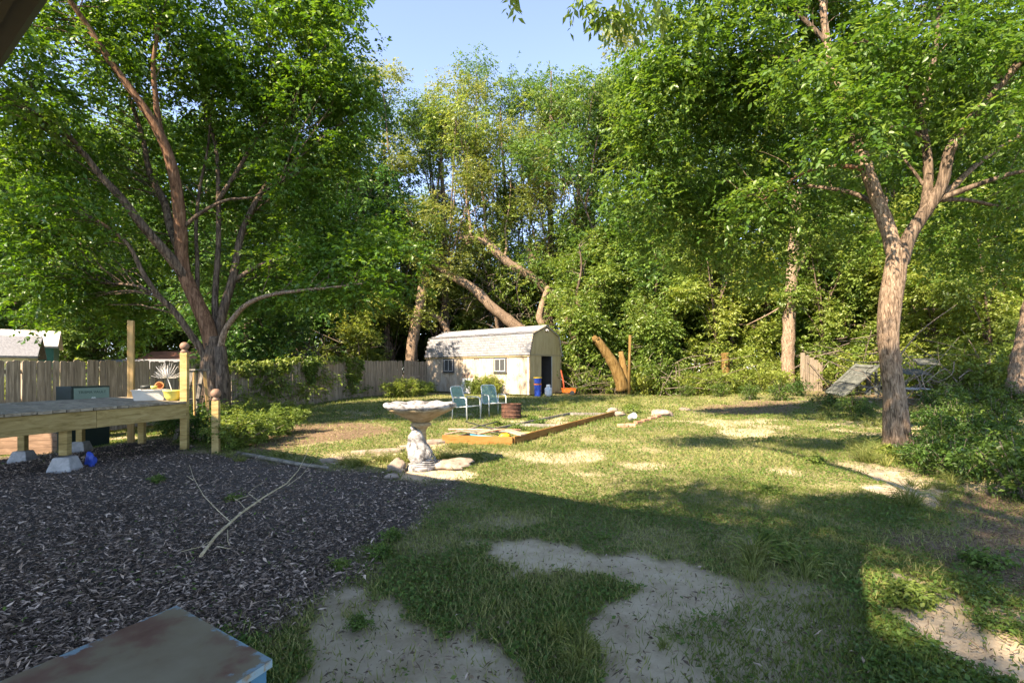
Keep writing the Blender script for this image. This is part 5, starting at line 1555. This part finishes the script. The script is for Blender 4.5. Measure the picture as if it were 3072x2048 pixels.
# the tree beside the house roof whose crown hangs over the camera: it dapples the right half of the yard
shade = thing("overhead_tree", "tree beside the house roof whose crown hangs above the view and dapples the lawn", "tree", (0.6, -4.2, zg(0.6, -4.2) - .05))
tb_ = MB()
nd3 = limb(tb_, [(0.6, -4.2, -.1), (0.6, -4.0, 1.6), (0.7, -3.7, 3.4), (0.6, -3.3, 5.2)], .28, .2, 14, .05)
tb_.build("trunk", MAT['bark'], shade, smooth=True)
for pts, r0 in (([(0.6, -3.4, 5.0), (-.4, -1.6, 6.2), (-1.0, .4, 7.0), (-1.6, 2.2, 7.4)], .13), ([(0.6, -3.4, 5.0), (1.8, -1.6, 6.4), (2.6, .6, 7.0), (2.8, 2.8, 7.4)], .14), ([(0.6, -3.4, 5.0), (-1.2, -3.2, 6.8), (-3.6, -2.6, 7.6)], .12), ([(0.6, -3.4, 5.2), (2.8, -2.0, 6.8), (4.8, .2, 7.6), (5.8, 1.8, 8.4)], .12), ([(0.6, -3.4, 5.2), (-.6, -4.6, 7.0), (-2.0, -5.2, 8.4)], .1)):
    m = MB(); nd3 += limb(m, pts, r0, .025, 8); m.build("limb", MAT['bark'], shade, smooth=True)
SHL = [((-1.8, 2.4, 7.3), (1.1, .55, .4), 60), ((0.2, 2.2, 7.2), (1.0, .6, .4), 66), ((2.0, 2.6, 7.3), (1.0, .8, .5), 100), ((3.6, 2.2, 7.4), (1.1, .9, .5), 130), ((3.0, .6, 7.2), (1.1, .8, .5), 120), ((4.8, 1.0, 7.4), (1.2, 1.0, .6), 150), ((1.4, .4, 7.0), (1.0, .6, .4), 50),
    ((-3.8, -2.0, 7.4), (1.2, .9, .5), 80), ((-2.0, -2.2, 7.4), (1.1, .9, .5), 90), ((-.4, -2.0, 7.3), (1.0, .8, .5), 80), ((-3.0, -3.8, 7.8), (1.2, .9, .5), 100), ((-1.2, -3.8, 7.8), (1.1, .9, .5), 100), ((.6, -3.2, 7.8), (1.0, .8, .5), 60), ((2.2, -2.2, 7.6), (1.0, .9, .5), 60), ((-2.4, -5.2, 8.2), (1.2, .9, .5), 80), ((3.8, -1.2, 7.6), (1.0, .8, .5), 70),
    ((-4.6, -4.2, 7.6), (1.0, .9, .5), 90), ((-4.2, -5.6, 8.0), (1.1, .9, .5), 80), ((-5.4, -3.2, 7.4), (.9, .8, .5), 50), ((-5.4, -5.0, 7.8), (.9, .9, .5), 60), ((5.8, -.2, 7.8), (1.2, 1.1, .6), 90), ((5.0, 3.0, 8.4), (1.2, 1.0, .6), 130), ((6.4, 2.0, 8.6), (1.2, 1.0, .6), 120)]
cent, outd = in_ellipsoids(SHL, 1.2, .45, .5, 15)
arr = sprays(cent, .3, 5, 8, .5, .10, .045, .4, outd)
link("crown", leaf_mesh("overhead_crown", *arr), MAT['leaf_right'], shade, -org(shade))
twigs_to(nd3, cent, .3, .01).build("twigs", MAT['bark'], shade)
# growth low in the depth of the wood
for i, (px, Y) in enumerate([(1130, 37), (1290, 38), (1400, 37), (1530, 39), (1650, 37), (1800, 38), (1930, 36), (2060, 37), (2200, 36), (2340, 35), (2480, 33), (2650, 31), (2820, 30), (3000, 28), (600, 36), (780, 37), (950, 38), (300, 33), (60, 31)]):
    x, y = at_px(px, Y); plant(5, x, y, random.uniform(7.5, 9.5), "low bushy growth deep in the shade of the wood", "low growth deep in the wood", wide=1.2)
x, y = -11.6, 21.0
plant(3, x, y, 11.5, "tree close behind the fence whose shade falls on the shed wall", G2)

# dead leaning trunks behind the shed
def dead(label, limbs, Y, mat, name="dead_tree", cat="tree"):
    b = P(*limbs[0][0][0][:2], Y + limbs[0][0][0][2])
    t = thing(name, label, cat, (b.x, b.y, max(zg(b.x, b.y), b.z - 3)))
    for i, (pts, r0, r1) in enumerate(limbs):
        m = MB(); limb(m, [P(p[0], p[1], Y + p[2]) for p in pts], r0, r1, 10, .12, 6)
        m.build("trunk" if i == 0 else "limb", MAT[mat], t, smooth=True)
    return t
dead("thick reddish leaning trunk rising left from behind the shed roof", [([(1640, 1130, .5), (1590, 1020, .3), (1530, 965, 0), (1470, 915, -.2), (1415, 862, -.3), (1325, 812, -.3)], .44, .26), ([(1490, 935, -.1), (1492, 975, .3), (1500, 1010, .5)], .16, .12), ([(1325, 812, -.3), (1250, 760, -.2), (1190, 690, 0)], .2, .05)], 31.5, 'bark_pale')
dead("broken leaning trunk with bare upright sprouts above the shed", [([(1760, 1120, .5), (1725, 1000, .3), (1670, 905, 0), (1600, 835, -.2), (1520, 785, -.3), (1468, 735, -.3), (1440, 722, -.3), (1378, 712, -.3)], .40, .22),
      ([(1456, 735, -.3), (1456, 690, -.3), (1452, 620, -.2), (1440, 520, -.1), (1425, 420, 0)], .13, .03), ([(1412, 716, -.3), (1410, 670, -.3), (1400, 590, -.2), (1402, 480, -.1), (1390, 380, 0)], .13, .03), ([(1512, 780, -.3), (1520, 735, -.2), (1516, 690, -.1), (1530, 600, .1), (1535, 480, .3)], .11, .03),
      ([(1400, 590, -.2), (1350, 570, 0), (1300, 600, .2)], .04, .012), ([(1452, 620, -.2), (1490, 560, 0), (1530, 520, .2)], .04, .012), ([(1402, 480, -.1), (1360, 430, 0), (1330, 370, .2)], .035, .01), ([(1440, 520, -.1), (1480, 450, .1), (1490, 380, .2)], .035, .01), ([(1410, 640, -.3), (1450, 600, -.3), (1470, 540, -.2)], .03, .01), ([(1425, 722, -.3), (1395, 735, -.3), (1380, 760, -.2)], .12, .05)], 32.5, 'bark_pale')
dead("short pale broken upright stub above the shed gable", [([(1640, 980, .4), (1632, 900, .2), (1610, 830, 0), (1590, 765, 0), (1580, 748, 0)], .30, .24)], 33.5, 'bark_pale')
dead("twisted pale trunk right behind the shed ridge", [([(1625, 1100, 0), (1628, 985, 0), (1618, 950, 0), (1630, 905, .2), (1645, 860, .3)], .30, .16)], 31.2, 'bark_pale')
dead("thin fallen trunk slanting down behind the left end of the shed roof", [([(1345, 1000, 0), (1325, 965, 0), (1300, 945, 0), (1278, 925, 0)], .22, .15)], 32.0, 'bark_pale')
dead("stout rough trunk left of the shed behind the fence", [([(1232, 1140, 0), (1236, 1040, 0), (1248, 970, .1), (1262, 900, .2), (1280, 780, .4)], .42, .26)], 31.0, 'bark_pale')
dead("slim dark trunk behind the fence left of the shed", [([(1160, 1130, 0), (1160, 1000, 0), (1168, 880, .1), (1175, 760, .3)], .26, .16)], 32.0, 'bark')
dead("dark leaning trunk behind the fence right of the maple", [([(720, 1130, 0), (712, 1040, 0), (690, 960, .1), (680, 880, .3)], .24, .15)], 24.0, 'bark')
# orange stump
sx = at_px(1870, 24.8)
dead("broken orange stump leaning left beside a thin pole", [([(1868, 1170, 0), (1850, 1110, -.1), (1820, 1060, -.2), (1788, 1018, -.3)], .34, .20), ([(1878, 1170, .1), (1872, 1110, .1), (1862, 1055, .2)], .26, .13), ([(1790, 1022, -.3), (1780, 1008, -.3)], .22, .10)], 24.6, 'bark_orange', "broken_stump", "stump")
o = MB().tube([P(1887, 1182, 24.0), P(1888, 1090, 24.0), P(1890, 1005, 24.0)], [.075, .07, .065], 8, True, .03).build("thin_pole", MAT['bark_orange'], None, smooth=True)
tag(o, "thin upright yellowish pole right of the broken stump", "pole")
dead("short orange stump in the undergrowth left of the far right trunk", [([(2178, 1150, 0), (2176, 1090, 0), (2174, 1058, 0)], .22, .19)], 24.5, 'bark_orange', "low_stump", "stump")
dead("straight sunlit trunk of the far right tree", [([(2365, 1200, 0), (2363, 1120, 0), (2366, 1000, 0), (2372, 880, 0), (2376, 820, 0), (2385, 700, .2), (2390, 560, .4)], .33, .22), ([(2376, 830, 0), (2420, 760, .2), (2460, 640, .4)], .12, .05), ([(2376, 900, 0), (2310, 940, -.3), (2240, 975, -.5)], .05, .02)], 23.5, 'bark_pale')
dead("leaning trunk cut by the right edge of the picture", [([(3045, 1200, 0), (3055, 1110, 0), (3075, 1000, 0), (3100, 880, 0)], .24, .18)], 14.0, 'bark_pale')

# ------------------------------------------------------------------ shrubs, weeds, vines, brush
def shrub_proto(name, seed, h, r, nst, ncl, L, mat, up=.7, sprigs=4, leaves=7, W=.5, droop=.25, crad=.12, length=.22, low=.1):
    """stems leaning out from the base with leafy sprigs along them"""
    random.seed(seed)
    t = thing(name, "", "shrub")
    m = MB(); cents = []
    for i in range(nst):
        a = random.uniform(0, 6.28); k = random.random() ** .6
        tip = Vector((math.cos(a) * r * k, math.sin(a) * r * k, h * random.uniform(.55, 1.0) * (1 - .35 * k)))
        b = Vector((math.cos(a) * r * .12 * k, math.sin(a) * r * .12 * k, -.03))
        mid = b.lerp(tip, .5) + Vector((0, 0, h * .12 * up))
        c = catmull([b, mid, tip], 4)
        m.tube(c, [.004 + .006 * h * (1 - j / len(c)) for j in range(len(c))], 4, False)
        for j in range(ncl):
            u = low + (1 - low) * random.random() ** .75
            p = c[min(len(c) - 1, int(u * len(c)))]
            cents.append((p.x + random.gauss(0, crad), p.y + random.gauss(0, crad), max(.02, p.z + random.gauss(0, crad))))
    m.build("stems", MAT['twig'], t, local=True)
    cents = np.array(cents)
    arr = sprays(cents, crad, sprigs, leaves, droop, L, L * W, length)
    arr[0][:, 2] = np.maximum(arr[0][:, 2], .01)
    link("foliage", leaf_mesh(name + "_leaves", *arr), MAT[mat], t)
    return t
SHR = {}
SHR['under'] = shrub_proto("undergrowth_shrub", 31, 2.4, 1.5, 16, 12, .13, 'leaf_shrub', 1.0, 4, 7, .42, .4, .22, .4)
SHR['under2'] = shrub_proto("undergrowth_shrub", 32, 1.5, 1.3, 14, 10, .11, 'leaf_shrub', 1.0, 4, 7, .45, .35, .2, .32)
SHR['bush'] = shrub_proto("leafy_bush", 33, .85, .75, 34, 9, .05, 'leaf_shrub', .6, 4, 8, .5, .2, .08, .14, .15)
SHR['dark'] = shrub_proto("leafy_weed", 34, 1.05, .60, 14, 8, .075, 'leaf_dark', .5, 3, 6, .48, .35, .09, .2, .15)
SHR['sprout'] = shrub_proto("young_sprout", 35, .8, .5, 5, 5, .12, 'leaf_shrub', .6, 3, 9, .32, .5, .05, .34, .5)
SHR['low'] = shrub_proto("low_weed", 36, .28, .3, 12, 5, .05, 'leaf_weed', .5, 3, 6, .55, .2, .05, .09, .1)
S_USED = {k: False for k in SHR}
def put(kind, x, y, label, group, s=1.0, sz=None, cat="shrub"):
    if not S_USED[kind]: o = SHR[kind]; S_USED[kind] = True
    else: o = copy_tree(SHR[kind])
    o.location = (x, y, zg(x, y)); o.scale = (s, s, sz or s); o.rotation_euler = (0, 0, random.uniform(0, 6.28))
    o["label"] = label; o["group"] = group; o["category"] = cat
    return o
random.seed(77)
# undergrowth along the edge of the wood
for (px, Y, s, k, lab) in [
    (1745, 28.2, 1.0, 'under2', "undergrowth shrub between the shed and the orange stump"), (1815, 27.4, .9, 'under2', "undergrowth shrub left of the orange stump"), (1935, 26.4, 1.0, 'under2', "undergrowth shrub right of the thin pole"), (2010, 26.0, 1.0, 'under', "tall undergrowth shrub behind the edging"),
    (2085, 25.2, 1.0, 'under2', "undergrowth shrub left of the low orange stump"), (2150, 24.2, .95, 'under2', "sunny undergrowth shrub in front of the low stump"), (2230, 24.6, 1.1, 'under', "tall undergrowth shrub right of the low stump"), (2290, 23.0, 1.0, 'under2', "undergrowth shrub left of the far right trunk"), (2330, 25.6, 1.0, 'under', "tall undergrowth shrub behind the far right trunk"),
    (2420, 23.6, .9, 'under2', "undergrowth shrub right of the far right trunk"), (2490, 23.4, .9, 'under', "tall undergrowth shrub behind the standing boards"), (2570, 22.0, .9, 'under', "tall undergrowth shrub behind the leaning door"), (2790, 18.5, .9, 'under', "tall undergrowth shrub right of the forked trunk"), (2880, 17.0, .9, 'under2', "undergrowth shrub behind the scrap pile"), (2960, 16.0, 1.0, 'under', "tall undergrowth shrub near the right edge"), (3060, 15.2, .9, 'under2', "undergrowth shrub at the right edge"),
    (1690, 29.5, 1.1, 'under', "tall undergrowth shrub behind the shed's right side"), (1880, 28.5, 1.2, 'under', "tall undergrowth shrub behind the orange stump")]:
    x, y = at_px(px, Y); put(k, x, y, lab, "undergrowth along the wood edge", s * random.uniform(.9, 1.1))
# pale hedge and growth behind the fence
for (px, off, s, k, lab) in [(760, .9, 1.0, 'under', "pale hedge shrub over the fence right of the maple"), (850, .9, 1.05, 'under', "pale hedge shrub over the middle of the fence"), (930, 1.0, 1.1, 'under', "tallest pale hedge shrub over the fence"), (1010, 1.0, 1.1, 'under', "pale hedge shrub over the right half of the fence"), (1070, 1.2, 1.0, 'under2', "last low hedge shrub over the fence toward the shed"),
    (400, 1.6, 1.0, 'under', "hedge shrub over the fence right of the tall post"), (250, 2.0, 1.0, 'under', "hedge shrub over the fence beside the green shed"), (520, 1.6, 1.0, 'under', "hedge shrub over the fence behind the deck corner post")]:
    k_ = (px - CX) / FPX
    Yf = 14.07 / (.284 - k_)
    p = fence_pt(Yf) - FN * off
    o = put(k, p.x, p.y, lab, "hedge behind the long fence", s)
    o.location.z -= .3
# brush of dead branches behind the fence and at the right
def brush(label, c, ext, n, r, mat='twig', cat="brush"):
    t = thing("dead_brush", label, cat, (c[0], c[1], zg(c[0], c[1])), "tangles of dead branches")
    m = MB()
    for i in range(n):
        a = Vector((c[0] + random.uniform(-1, 1) * ext[0], c[1] + random.uniform(-1, 1) * ext[1], zg(c[0], c[1]) + random.random() ** 1.3 * ext[2]))
        d = Vector((random.gauss(0, 1), random.gauss(0, .7), random.gauss(.15, .6))).normalized()
        L_ = random.uniform(.8, 2.6)
        b = a + d * L_ * .5 + Vector((random.gauss(0, .15), random.gauss(0, .15), random.gauss(.05, .15)))
        e = b + (d + Vector((random.gauss(0, .4), random.gauss(0, .4), random.gauss(-.2, .4)))) * L_ * .5
        if e.z < .05: e.z = .05
        q = random.uniform(.5, 1.3) * r
        m.tube(catmull([a, b, e], 4), [q * (1 - .08 * j) for j in range(9)], 4, False)
    o = m.build("branches", MAT[mat], t); o["kind"] = "stuff"
for (px, Y, ex, nn, lab) in [(830, 24.5, (2.6, 1.5, 3.4), 170, "tangle of bare grey branches above the fence right of the maple"), (980, 27.5, (2.2, 1.2, 3.2), 90, "bare branch tangle over the fence near the shed"), (90, 24, (4, 2, 4.5), 150, "bare branch tangle behind the green shed"), (1780, 27.5, (1.6, 1.0, 1.1), 90, "dead brush heap between the shed and the stump"), (2120, 25.0, (2.5, 1.0, 1.6), 90, "dead brush in the undergrowth behind the low stump"), (2830, 16.5, (2.2, 1.2, 1.5), 130, "dead brush heap right of the forked trunk"), (1480, 33, (2.5, 1.5, 8), 110, "bare twig tangle high behind the shed"), (2600, 22.5, (2.0, 1.0, 2.6), 70, "dead twig tangle behind the leaning door"), (2950, 20, (2.0, 1.0, 6), 80, "bare twigs among the trees at the right")]:
    x, y = at_px(px, Y); brush(lab, (x, y), ex, nn, .022)

# vines over the fence
def vine(label, px0, px1, drop, n, seed, over=.25):
    random.seed(seed)
    k0, k1 = (px0 - CX) / FPX, (px1 - CX) / FPX
    Y0, Y1 = 14.07 / (.284 - k0), 14.07 / (.284 - k1)
    b = fence_pt((Y0 + Y1) / 2)
    t = thing("vine", label, "vine", (b.x, b.y, zg(b.x, b.y)), "vines hanging over the fence")
    c, m = [], MB()
    for i in range(n):
        Yv = random.uniform(Y0, Y1)
        p = fence_pt(Yv) + FN * (.07 + random.random() * .10)
        f = 1 - 2 * abs((Yv - Y0) / (Y1 - Y0) - .5)
        zt = ftop(Yv)
        z = zt + over * random.random() - drop * (random.random() ** 1.3) * (.35 + .65 * f)
        if z > zt: p -= FN * random.uniform(-.05, .3)
        c.append((p.x, p.y, z))
    for i in range(5):
        Yv = random.uniform(Y0, Y1); p = fence_pt(Yv) + FN * .04
        m.tube([Vector((p.x, p.y, ftop(Yv) + .05)), Vector((p.x + .05, p.y, ftop(Yv) - drop * .4)), Vector((p.x, p.y + .1, ftop(Yv) - drop * .8))], .008, 4)
    m.build("stems", MAT['twig'], t)
    arr = sprays(np.array(c), .07, 3, 5, .6, .10, .06, .12, np.tile(np.array([[FN.x, FN.y, 0]]), (len(c), 1)))
    link("foliage", leaf_mesh("vine_leaves", *arr), MAT['leaf_shrub'], t, -org(t))
vine("broad vine hanging over the fence just right of the maple", 715, 860, .9, 120, 1)
vine("narrow vine dripping down the middle of the fence", 1035, 1080, 1.7, 110, 2)
vine("thin vine trail on the fence between the two larger vines", 905, 945, 1.1, 70, 3)
vine("vine covering the fence behind the maple trunk", 560, 700, .5, 26, 4)
vine("vine creeping over the fence top above the middle boards", 860, 1040, .2, 50, 5)

# bushes beside the deck and along the fence
for (px, py, s, lab) in [(700, 1345, 1.0, "light green bush beside the short ball topped post"), (760, 1325, 1.05, "light green bush behind the first one at the mulch edge"), (830, 1300, .95, "light green bush at the left end of the lawn"), (690, 1300, 1.1, "light green bush in front of the maple trunk"), (790, 1270, 1.1, "light green bush under the vine by the fence"), (880, 1262, .9, "light green bush at the foot of the fence")]:
    x, y = G(px, py); put('bush', x, y, lab, "light green bushes between deck and lawn", s * random.uniform(.66, .8))
for (px, py, s, lab) in [(600, 1325, .75, "dark leafy weed under the deck corner"), (560, 1310, .7, "dark leafy weed behind the deck's corner post"), (615, 1290, .8, "dark leafy weed at the foot of the stepladder"), (525, 1300, .6, "dark leafy weed in the shade behind the deck")]:
    x, y = G(px, py); put('dark', x, y, lab, "dark weeds around the deck corner", s, cat="weed")
x, y = G(1195, 1192); put('bush', x, y, "yellow green bush at the fence corner by the shed", "bushes by the shed", 1.3, 1.25)
x, y = G(1255, 1186); put('bush', x, y, "small bush right of the fence corner bush", "bushes by the shed", 1.0)
p = S3(3.2, -.55, 0); put('bush', p.x, p.y, "weedy bush against the shed wall behind the chairs", "bushes by the shed", 1.0, 1.3)
p = S3(2.0, -.5, 0); put('bush', p.x, p.y, "weedy bush under the right shed window", "bushes by the shed", .9, 1.45)
p = S3(7.0, -.5, 0); put('low', p.x, p.y, "low weed at the left end of the shed wall", "bushes by the shed", 1.8, cat="weed")
# leafy weeds at right
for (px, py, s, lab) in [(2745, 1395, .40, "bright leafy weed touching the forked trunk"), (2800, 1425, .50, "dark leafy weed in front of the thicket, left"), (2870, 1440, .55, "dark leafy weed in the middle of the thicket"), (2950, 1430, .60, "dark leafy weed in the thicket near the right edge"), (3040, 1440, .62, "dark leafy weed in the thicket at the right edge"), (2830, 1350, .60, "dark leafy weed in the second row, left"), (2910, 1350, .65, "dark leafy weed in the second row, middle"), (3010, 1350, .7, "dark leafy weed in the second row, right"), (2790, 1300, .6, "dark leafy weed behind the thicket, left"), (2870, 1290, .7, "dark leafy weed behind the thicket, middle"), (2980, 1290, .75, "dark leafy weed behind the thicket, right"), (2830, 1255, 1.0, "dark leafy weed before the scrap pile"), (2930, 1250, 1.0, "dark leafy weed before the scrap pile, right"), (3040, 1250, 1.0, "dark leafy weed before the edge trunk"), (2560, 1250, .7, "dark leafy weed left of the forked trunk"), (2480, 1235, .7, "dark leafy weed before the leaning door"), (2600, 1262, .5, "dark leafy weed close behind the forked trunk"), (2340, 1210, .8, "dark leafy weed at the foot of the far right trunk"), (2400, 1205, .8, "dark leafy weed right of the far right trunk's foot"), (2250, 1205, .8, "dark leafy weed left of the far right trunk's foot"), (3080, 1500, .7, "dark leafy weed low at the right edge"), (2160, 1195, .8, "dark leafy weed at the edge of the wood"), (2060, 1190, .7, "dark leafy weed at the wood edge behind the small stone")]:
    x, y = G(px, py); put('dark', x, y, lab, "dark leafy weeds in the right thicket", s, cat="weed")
for (px, py, s, lab) in [(1930, 1180, 1.3, "fern like sprout right of the thin pole"), (1905, 1240, .6, "fern like sprout behind the tin can"), (1735, 1182, .9, "fern like sprout right of the garden cart"), (2700, 1385, .5, "fern like sprout at the foot of the forked tree")]:
    x, y = G(px, py); put('sprout', x, y, lab, "young sprouts with long leaves", s, cat="plant")
wl = [(1150, 1670, .35, "low weed at the mulch edge, middle"), (1180, 1620, .35, "low weed at the mulch edge, far"), (1090, 1870, .25, "low weed alone in the bare sand"), (2380, 1690, .5, "tall weed on the lit lawn"), (2310, 1640, .45, "low weed left of the tall one on the lawn"), (2700, 1800, .5, "low weed at the head of the sunny sand"), (2760, 1790, .45, "low weed right beside the one at the sunny sand"), (2300, 1480, .4, "low weed in the middle of the sunny lawn"), (2460, 1390, .5, "low weed left of the bare strip"), (1560, 1290, .6, "low weed inside the bed frame, near"), (1610, 1275, .7, "low weed inside the bed frame, middle"), (1590, 1262, .7, "low weed inside the bed frame by the cross board"), (1500, 1275, .6, "low weed inside the bed frame behind the tools"), (1010, 1710, .28, "low weed on the mulch beside the branch"), (700, 1500, .3, "tiny weed on the mulch behind the branch"), (480, 1445, .35, "tiny weed on the mulch near the pier block"), (2950, 1700, .5, "low weed in the bark litter at right")]
for (px, py, s, lab) in wl:
    x, y = G(px, py); put('low', x, y, lab, "low weeds scattered over the yard", s, cat="weed")

# grass tufts
def tuft_proto(name, seed, n, h, mat):
    random.seed(seed)
    t = thing(name, "", "grass tuft")
    a = rng.random(n) * 6.28; k = rng.random(n)
    pos = np.stack([np.cos(a) * .06 * k, np.sin(a) * .06 * k, np.zeros(n) - .01], 1)
    d = np.stack([np.cos(a) * (.15 + .6 * k), np.sin(a) * (.15 + .6 * k), np.ones(n)], 1) + rng.normal(size=(n, 3)) * .12
    hh = h * (.4 + .6 * rng.random(n))
    m = leaf_mesh(name, pos, d, rand_dirs(n), hh * .62, .009, rng.random(n) * .8, .15, .35)
    # bent upper half of every blade
    tip = pos + unit(d) * (hh * .60)[:, None]
    d2 = unit(d) * 1.0; d2[:, 2] -= .55 + .5 * k; d2[:, :2] *= 1.8
    m2 = leaf_mesh(name, tip, d2, rand_dirs(n), hh * .45, .007, rng.random(n) * .8, .15, .1)
    link("blades", m, MAT[mat], t); link("blade_tips", m2, MAT[mat], t)
    for o in t.children: o["kind"] = "stuff"
    return t
TF = tuft_proto("grass_tuft", 5, 60, .34, 'leaf_grass')
tused = False
random.seed(99)
def tuft(px, py, s, label, group):
    global tused
    o = copy_tree(TF) if tused else TF
    tused = True
    x, y = G(px, py)
    o.location = (x, y, zg(x, y)); o.scale = (s, s, s * random.uniform(.85, 1.15)); o.rotation_euler = (0, 0, random.uniform(0, 6.28))
    o["label"] = label; o["group"] = group; o["category"] = "grass tuft"
def tufts(rect, n, s, label, group):
    for i in range(n):
        tuft(random.uniform(rect[0], rect[2]), random.uniform(rect[1], rect[3]), s * random.uniform(.7, 1.2), label, group)
tufts((1110, 1375, 1230, 1400), 12, .7, "spiky sunlit grass tuft just left of the bird bath", "grass tufts left of the bird bath")
tufts((1300, 1375, 1440, 1392), 12, .7, "spiky grass tuft right of the bird bath", "grass tufts right of the bird bath")
tufts((1000, 1385, 1110, 1402), 8, .8, "spiky grass tuft on the mulch edge left of the bird bath", "grass tufts at the mulch edge")
tufts((2560, 1330, 2680, 1400), 16, 1.0, "long grass tuft at the left foot of the forked tree", "long grass at the forked tree")
tufts((2700, 1440, 2900, 1520), 10, .8, "long grass tuft before the right thicket", "long grass before the thicket")
tufts((1320, 1335, 1540, 1348), 12, .5, "grass tuft along the near board of the bed frame", "grass tufts along the bed frame")
tufts((1560, 1300, 1840, 1330), 12, .5, "grass tuft on the lawn along the long bed board", "grass tufts beside the long bed board")
tufts((1650, 1195, 1950, 1225), 24, 1.1, "tall pale grass tuft beyond the bed frame", "tall grass beyond the bed frame")
tufts((2250, 1640, 2440, 1760), 8, .7, "grass tuft on the half lit lawn at right", "grass tufts on the half lit lawn")
tufts((1600, 1900, 2000, 2040), 6, .5, "grass tuft by the bare path in front", "grass tufts by the bare path")
tufts((2450, 1230, 3050, 1290), 26, 1.2, "tall shaded grass tuft in the right thicket", "tall grass in the thicket")
tufts((660, 1360, 900, 1385), 8, .6, "grass tuft at the shaded lawn edge by the short post", "grass tufts by the short post")

# ------------------------------------------------------------------ scrap at the right
def Yp(px, py, Y): return P(px, py, Y)
YB = 20.0
t = thing("leaning_door", "old grey panel door propped up slantwise beside the forked trunk", "door", tuple(P(2520, 1180, YB)))
a, b, c_, d_ = P(2478, 1178, YB + .5), P(2530, 1190, YB - .5), P(2640, 1095, YB - .5), P(2572, 1092, YB + .5)
n_ = (b - a).cross(d_ - a).normalized()
if n_.z < 0: n_ = -n_
MB().slab([a, b, c_, d_], .05, n_).build("panel", MAT['door_shade_grey'], t)
for f in (0.03, .42, .93):
    p, q_ = a.lerp(d_, f) + n_ * .02, b.lerp(c_, f) + n_ * .02
    MB().beam(p, q_, .14, .05, up=n_).build("rail", MAT['door_shade_grey'], t)
for (p, q_) in ((a, d_), (b, c_)):
    MB().beam(p + n_ * .022, q_ + n_ * .022, .12, .05, up=n_).build("stile", MAT['door_shade_grey'], t)
for px in (2605, 2628):
    p = P(px, 1110, YB)
    o = MB().box((p.x, p.y, (p.z + zg(p.x, p.y)) / 2), (.2 if px < 2620 else .09, .05, p.z - zg(p.x, p.y)), .1).build("prop_board", MAT['door_shade_grey'], None)
    tag(o, "wide upright board holding up the old door" if px < 2620 else "narrow upright board just left of the forked trunk", "board")
for i, px in enumerate((2408, 2422, 2436, 2449, 2462)):
    p = P(px, 1058 + (i * 37) % 30, 22.6)
    o = MB().box((p.x, p.y, (p.z + zg(p.x, p.y)) / 2), (.2, .03, p.z - zg(p.x, p.y)), .1 + .05 * i).build("standing_board", MAT['fence'], None)
    tag(o, ["first weathered standing board right of the far trunk", "second standing board from the far right trunk", "middle one of the five standing boards", "fourth standing board from the far right trunk", "last standing board next to the leaning door"][i], "board", "standing boards by the leaning door")
for i, (px, py, Y, w_, h_, tilt, mt, lab) in enumerate([(2780, 1085, 17.5, .7, .5, .5, 'door_shade_grey', "grey sheet tilted in the scrap heap right of the forked trunk"), (2740, 1115, 17.0, .9, .6, .3, 'door_shade_grey', "broad grey board in the scrap heap against the trunk"), (2745, 1165, 16.0, .9, .35, .1, 'concrete', "pale sheet on the ground right of the forked trunk"), (2860, 1180, 15.5, 1.0, .25, .05, 'grey_wood', "pale flat board lying in the thicket grass"), (3020, 1055, 17.0, 1.6, .8, .35, 'concrete', "pale tarp sheet near the right edge"), (2870, 1120, 17.0, 1.4, .2, .2, 'brick', "brown plank across the scrap heap")]):
    p = P(px, py, Y)
    R_ = Matrix.Rotation(.3 * (i % 3 - 1), 3, 'Z') @ Matrix.Rotation(tilt, 3, 'X')
    o = MB().box(p, (w_, h_, .03), mat=R_).build("scrap_sheet", MAT[mt], None)
    tag(o, lab, "scrap", "scrap sheets in the right thicket")
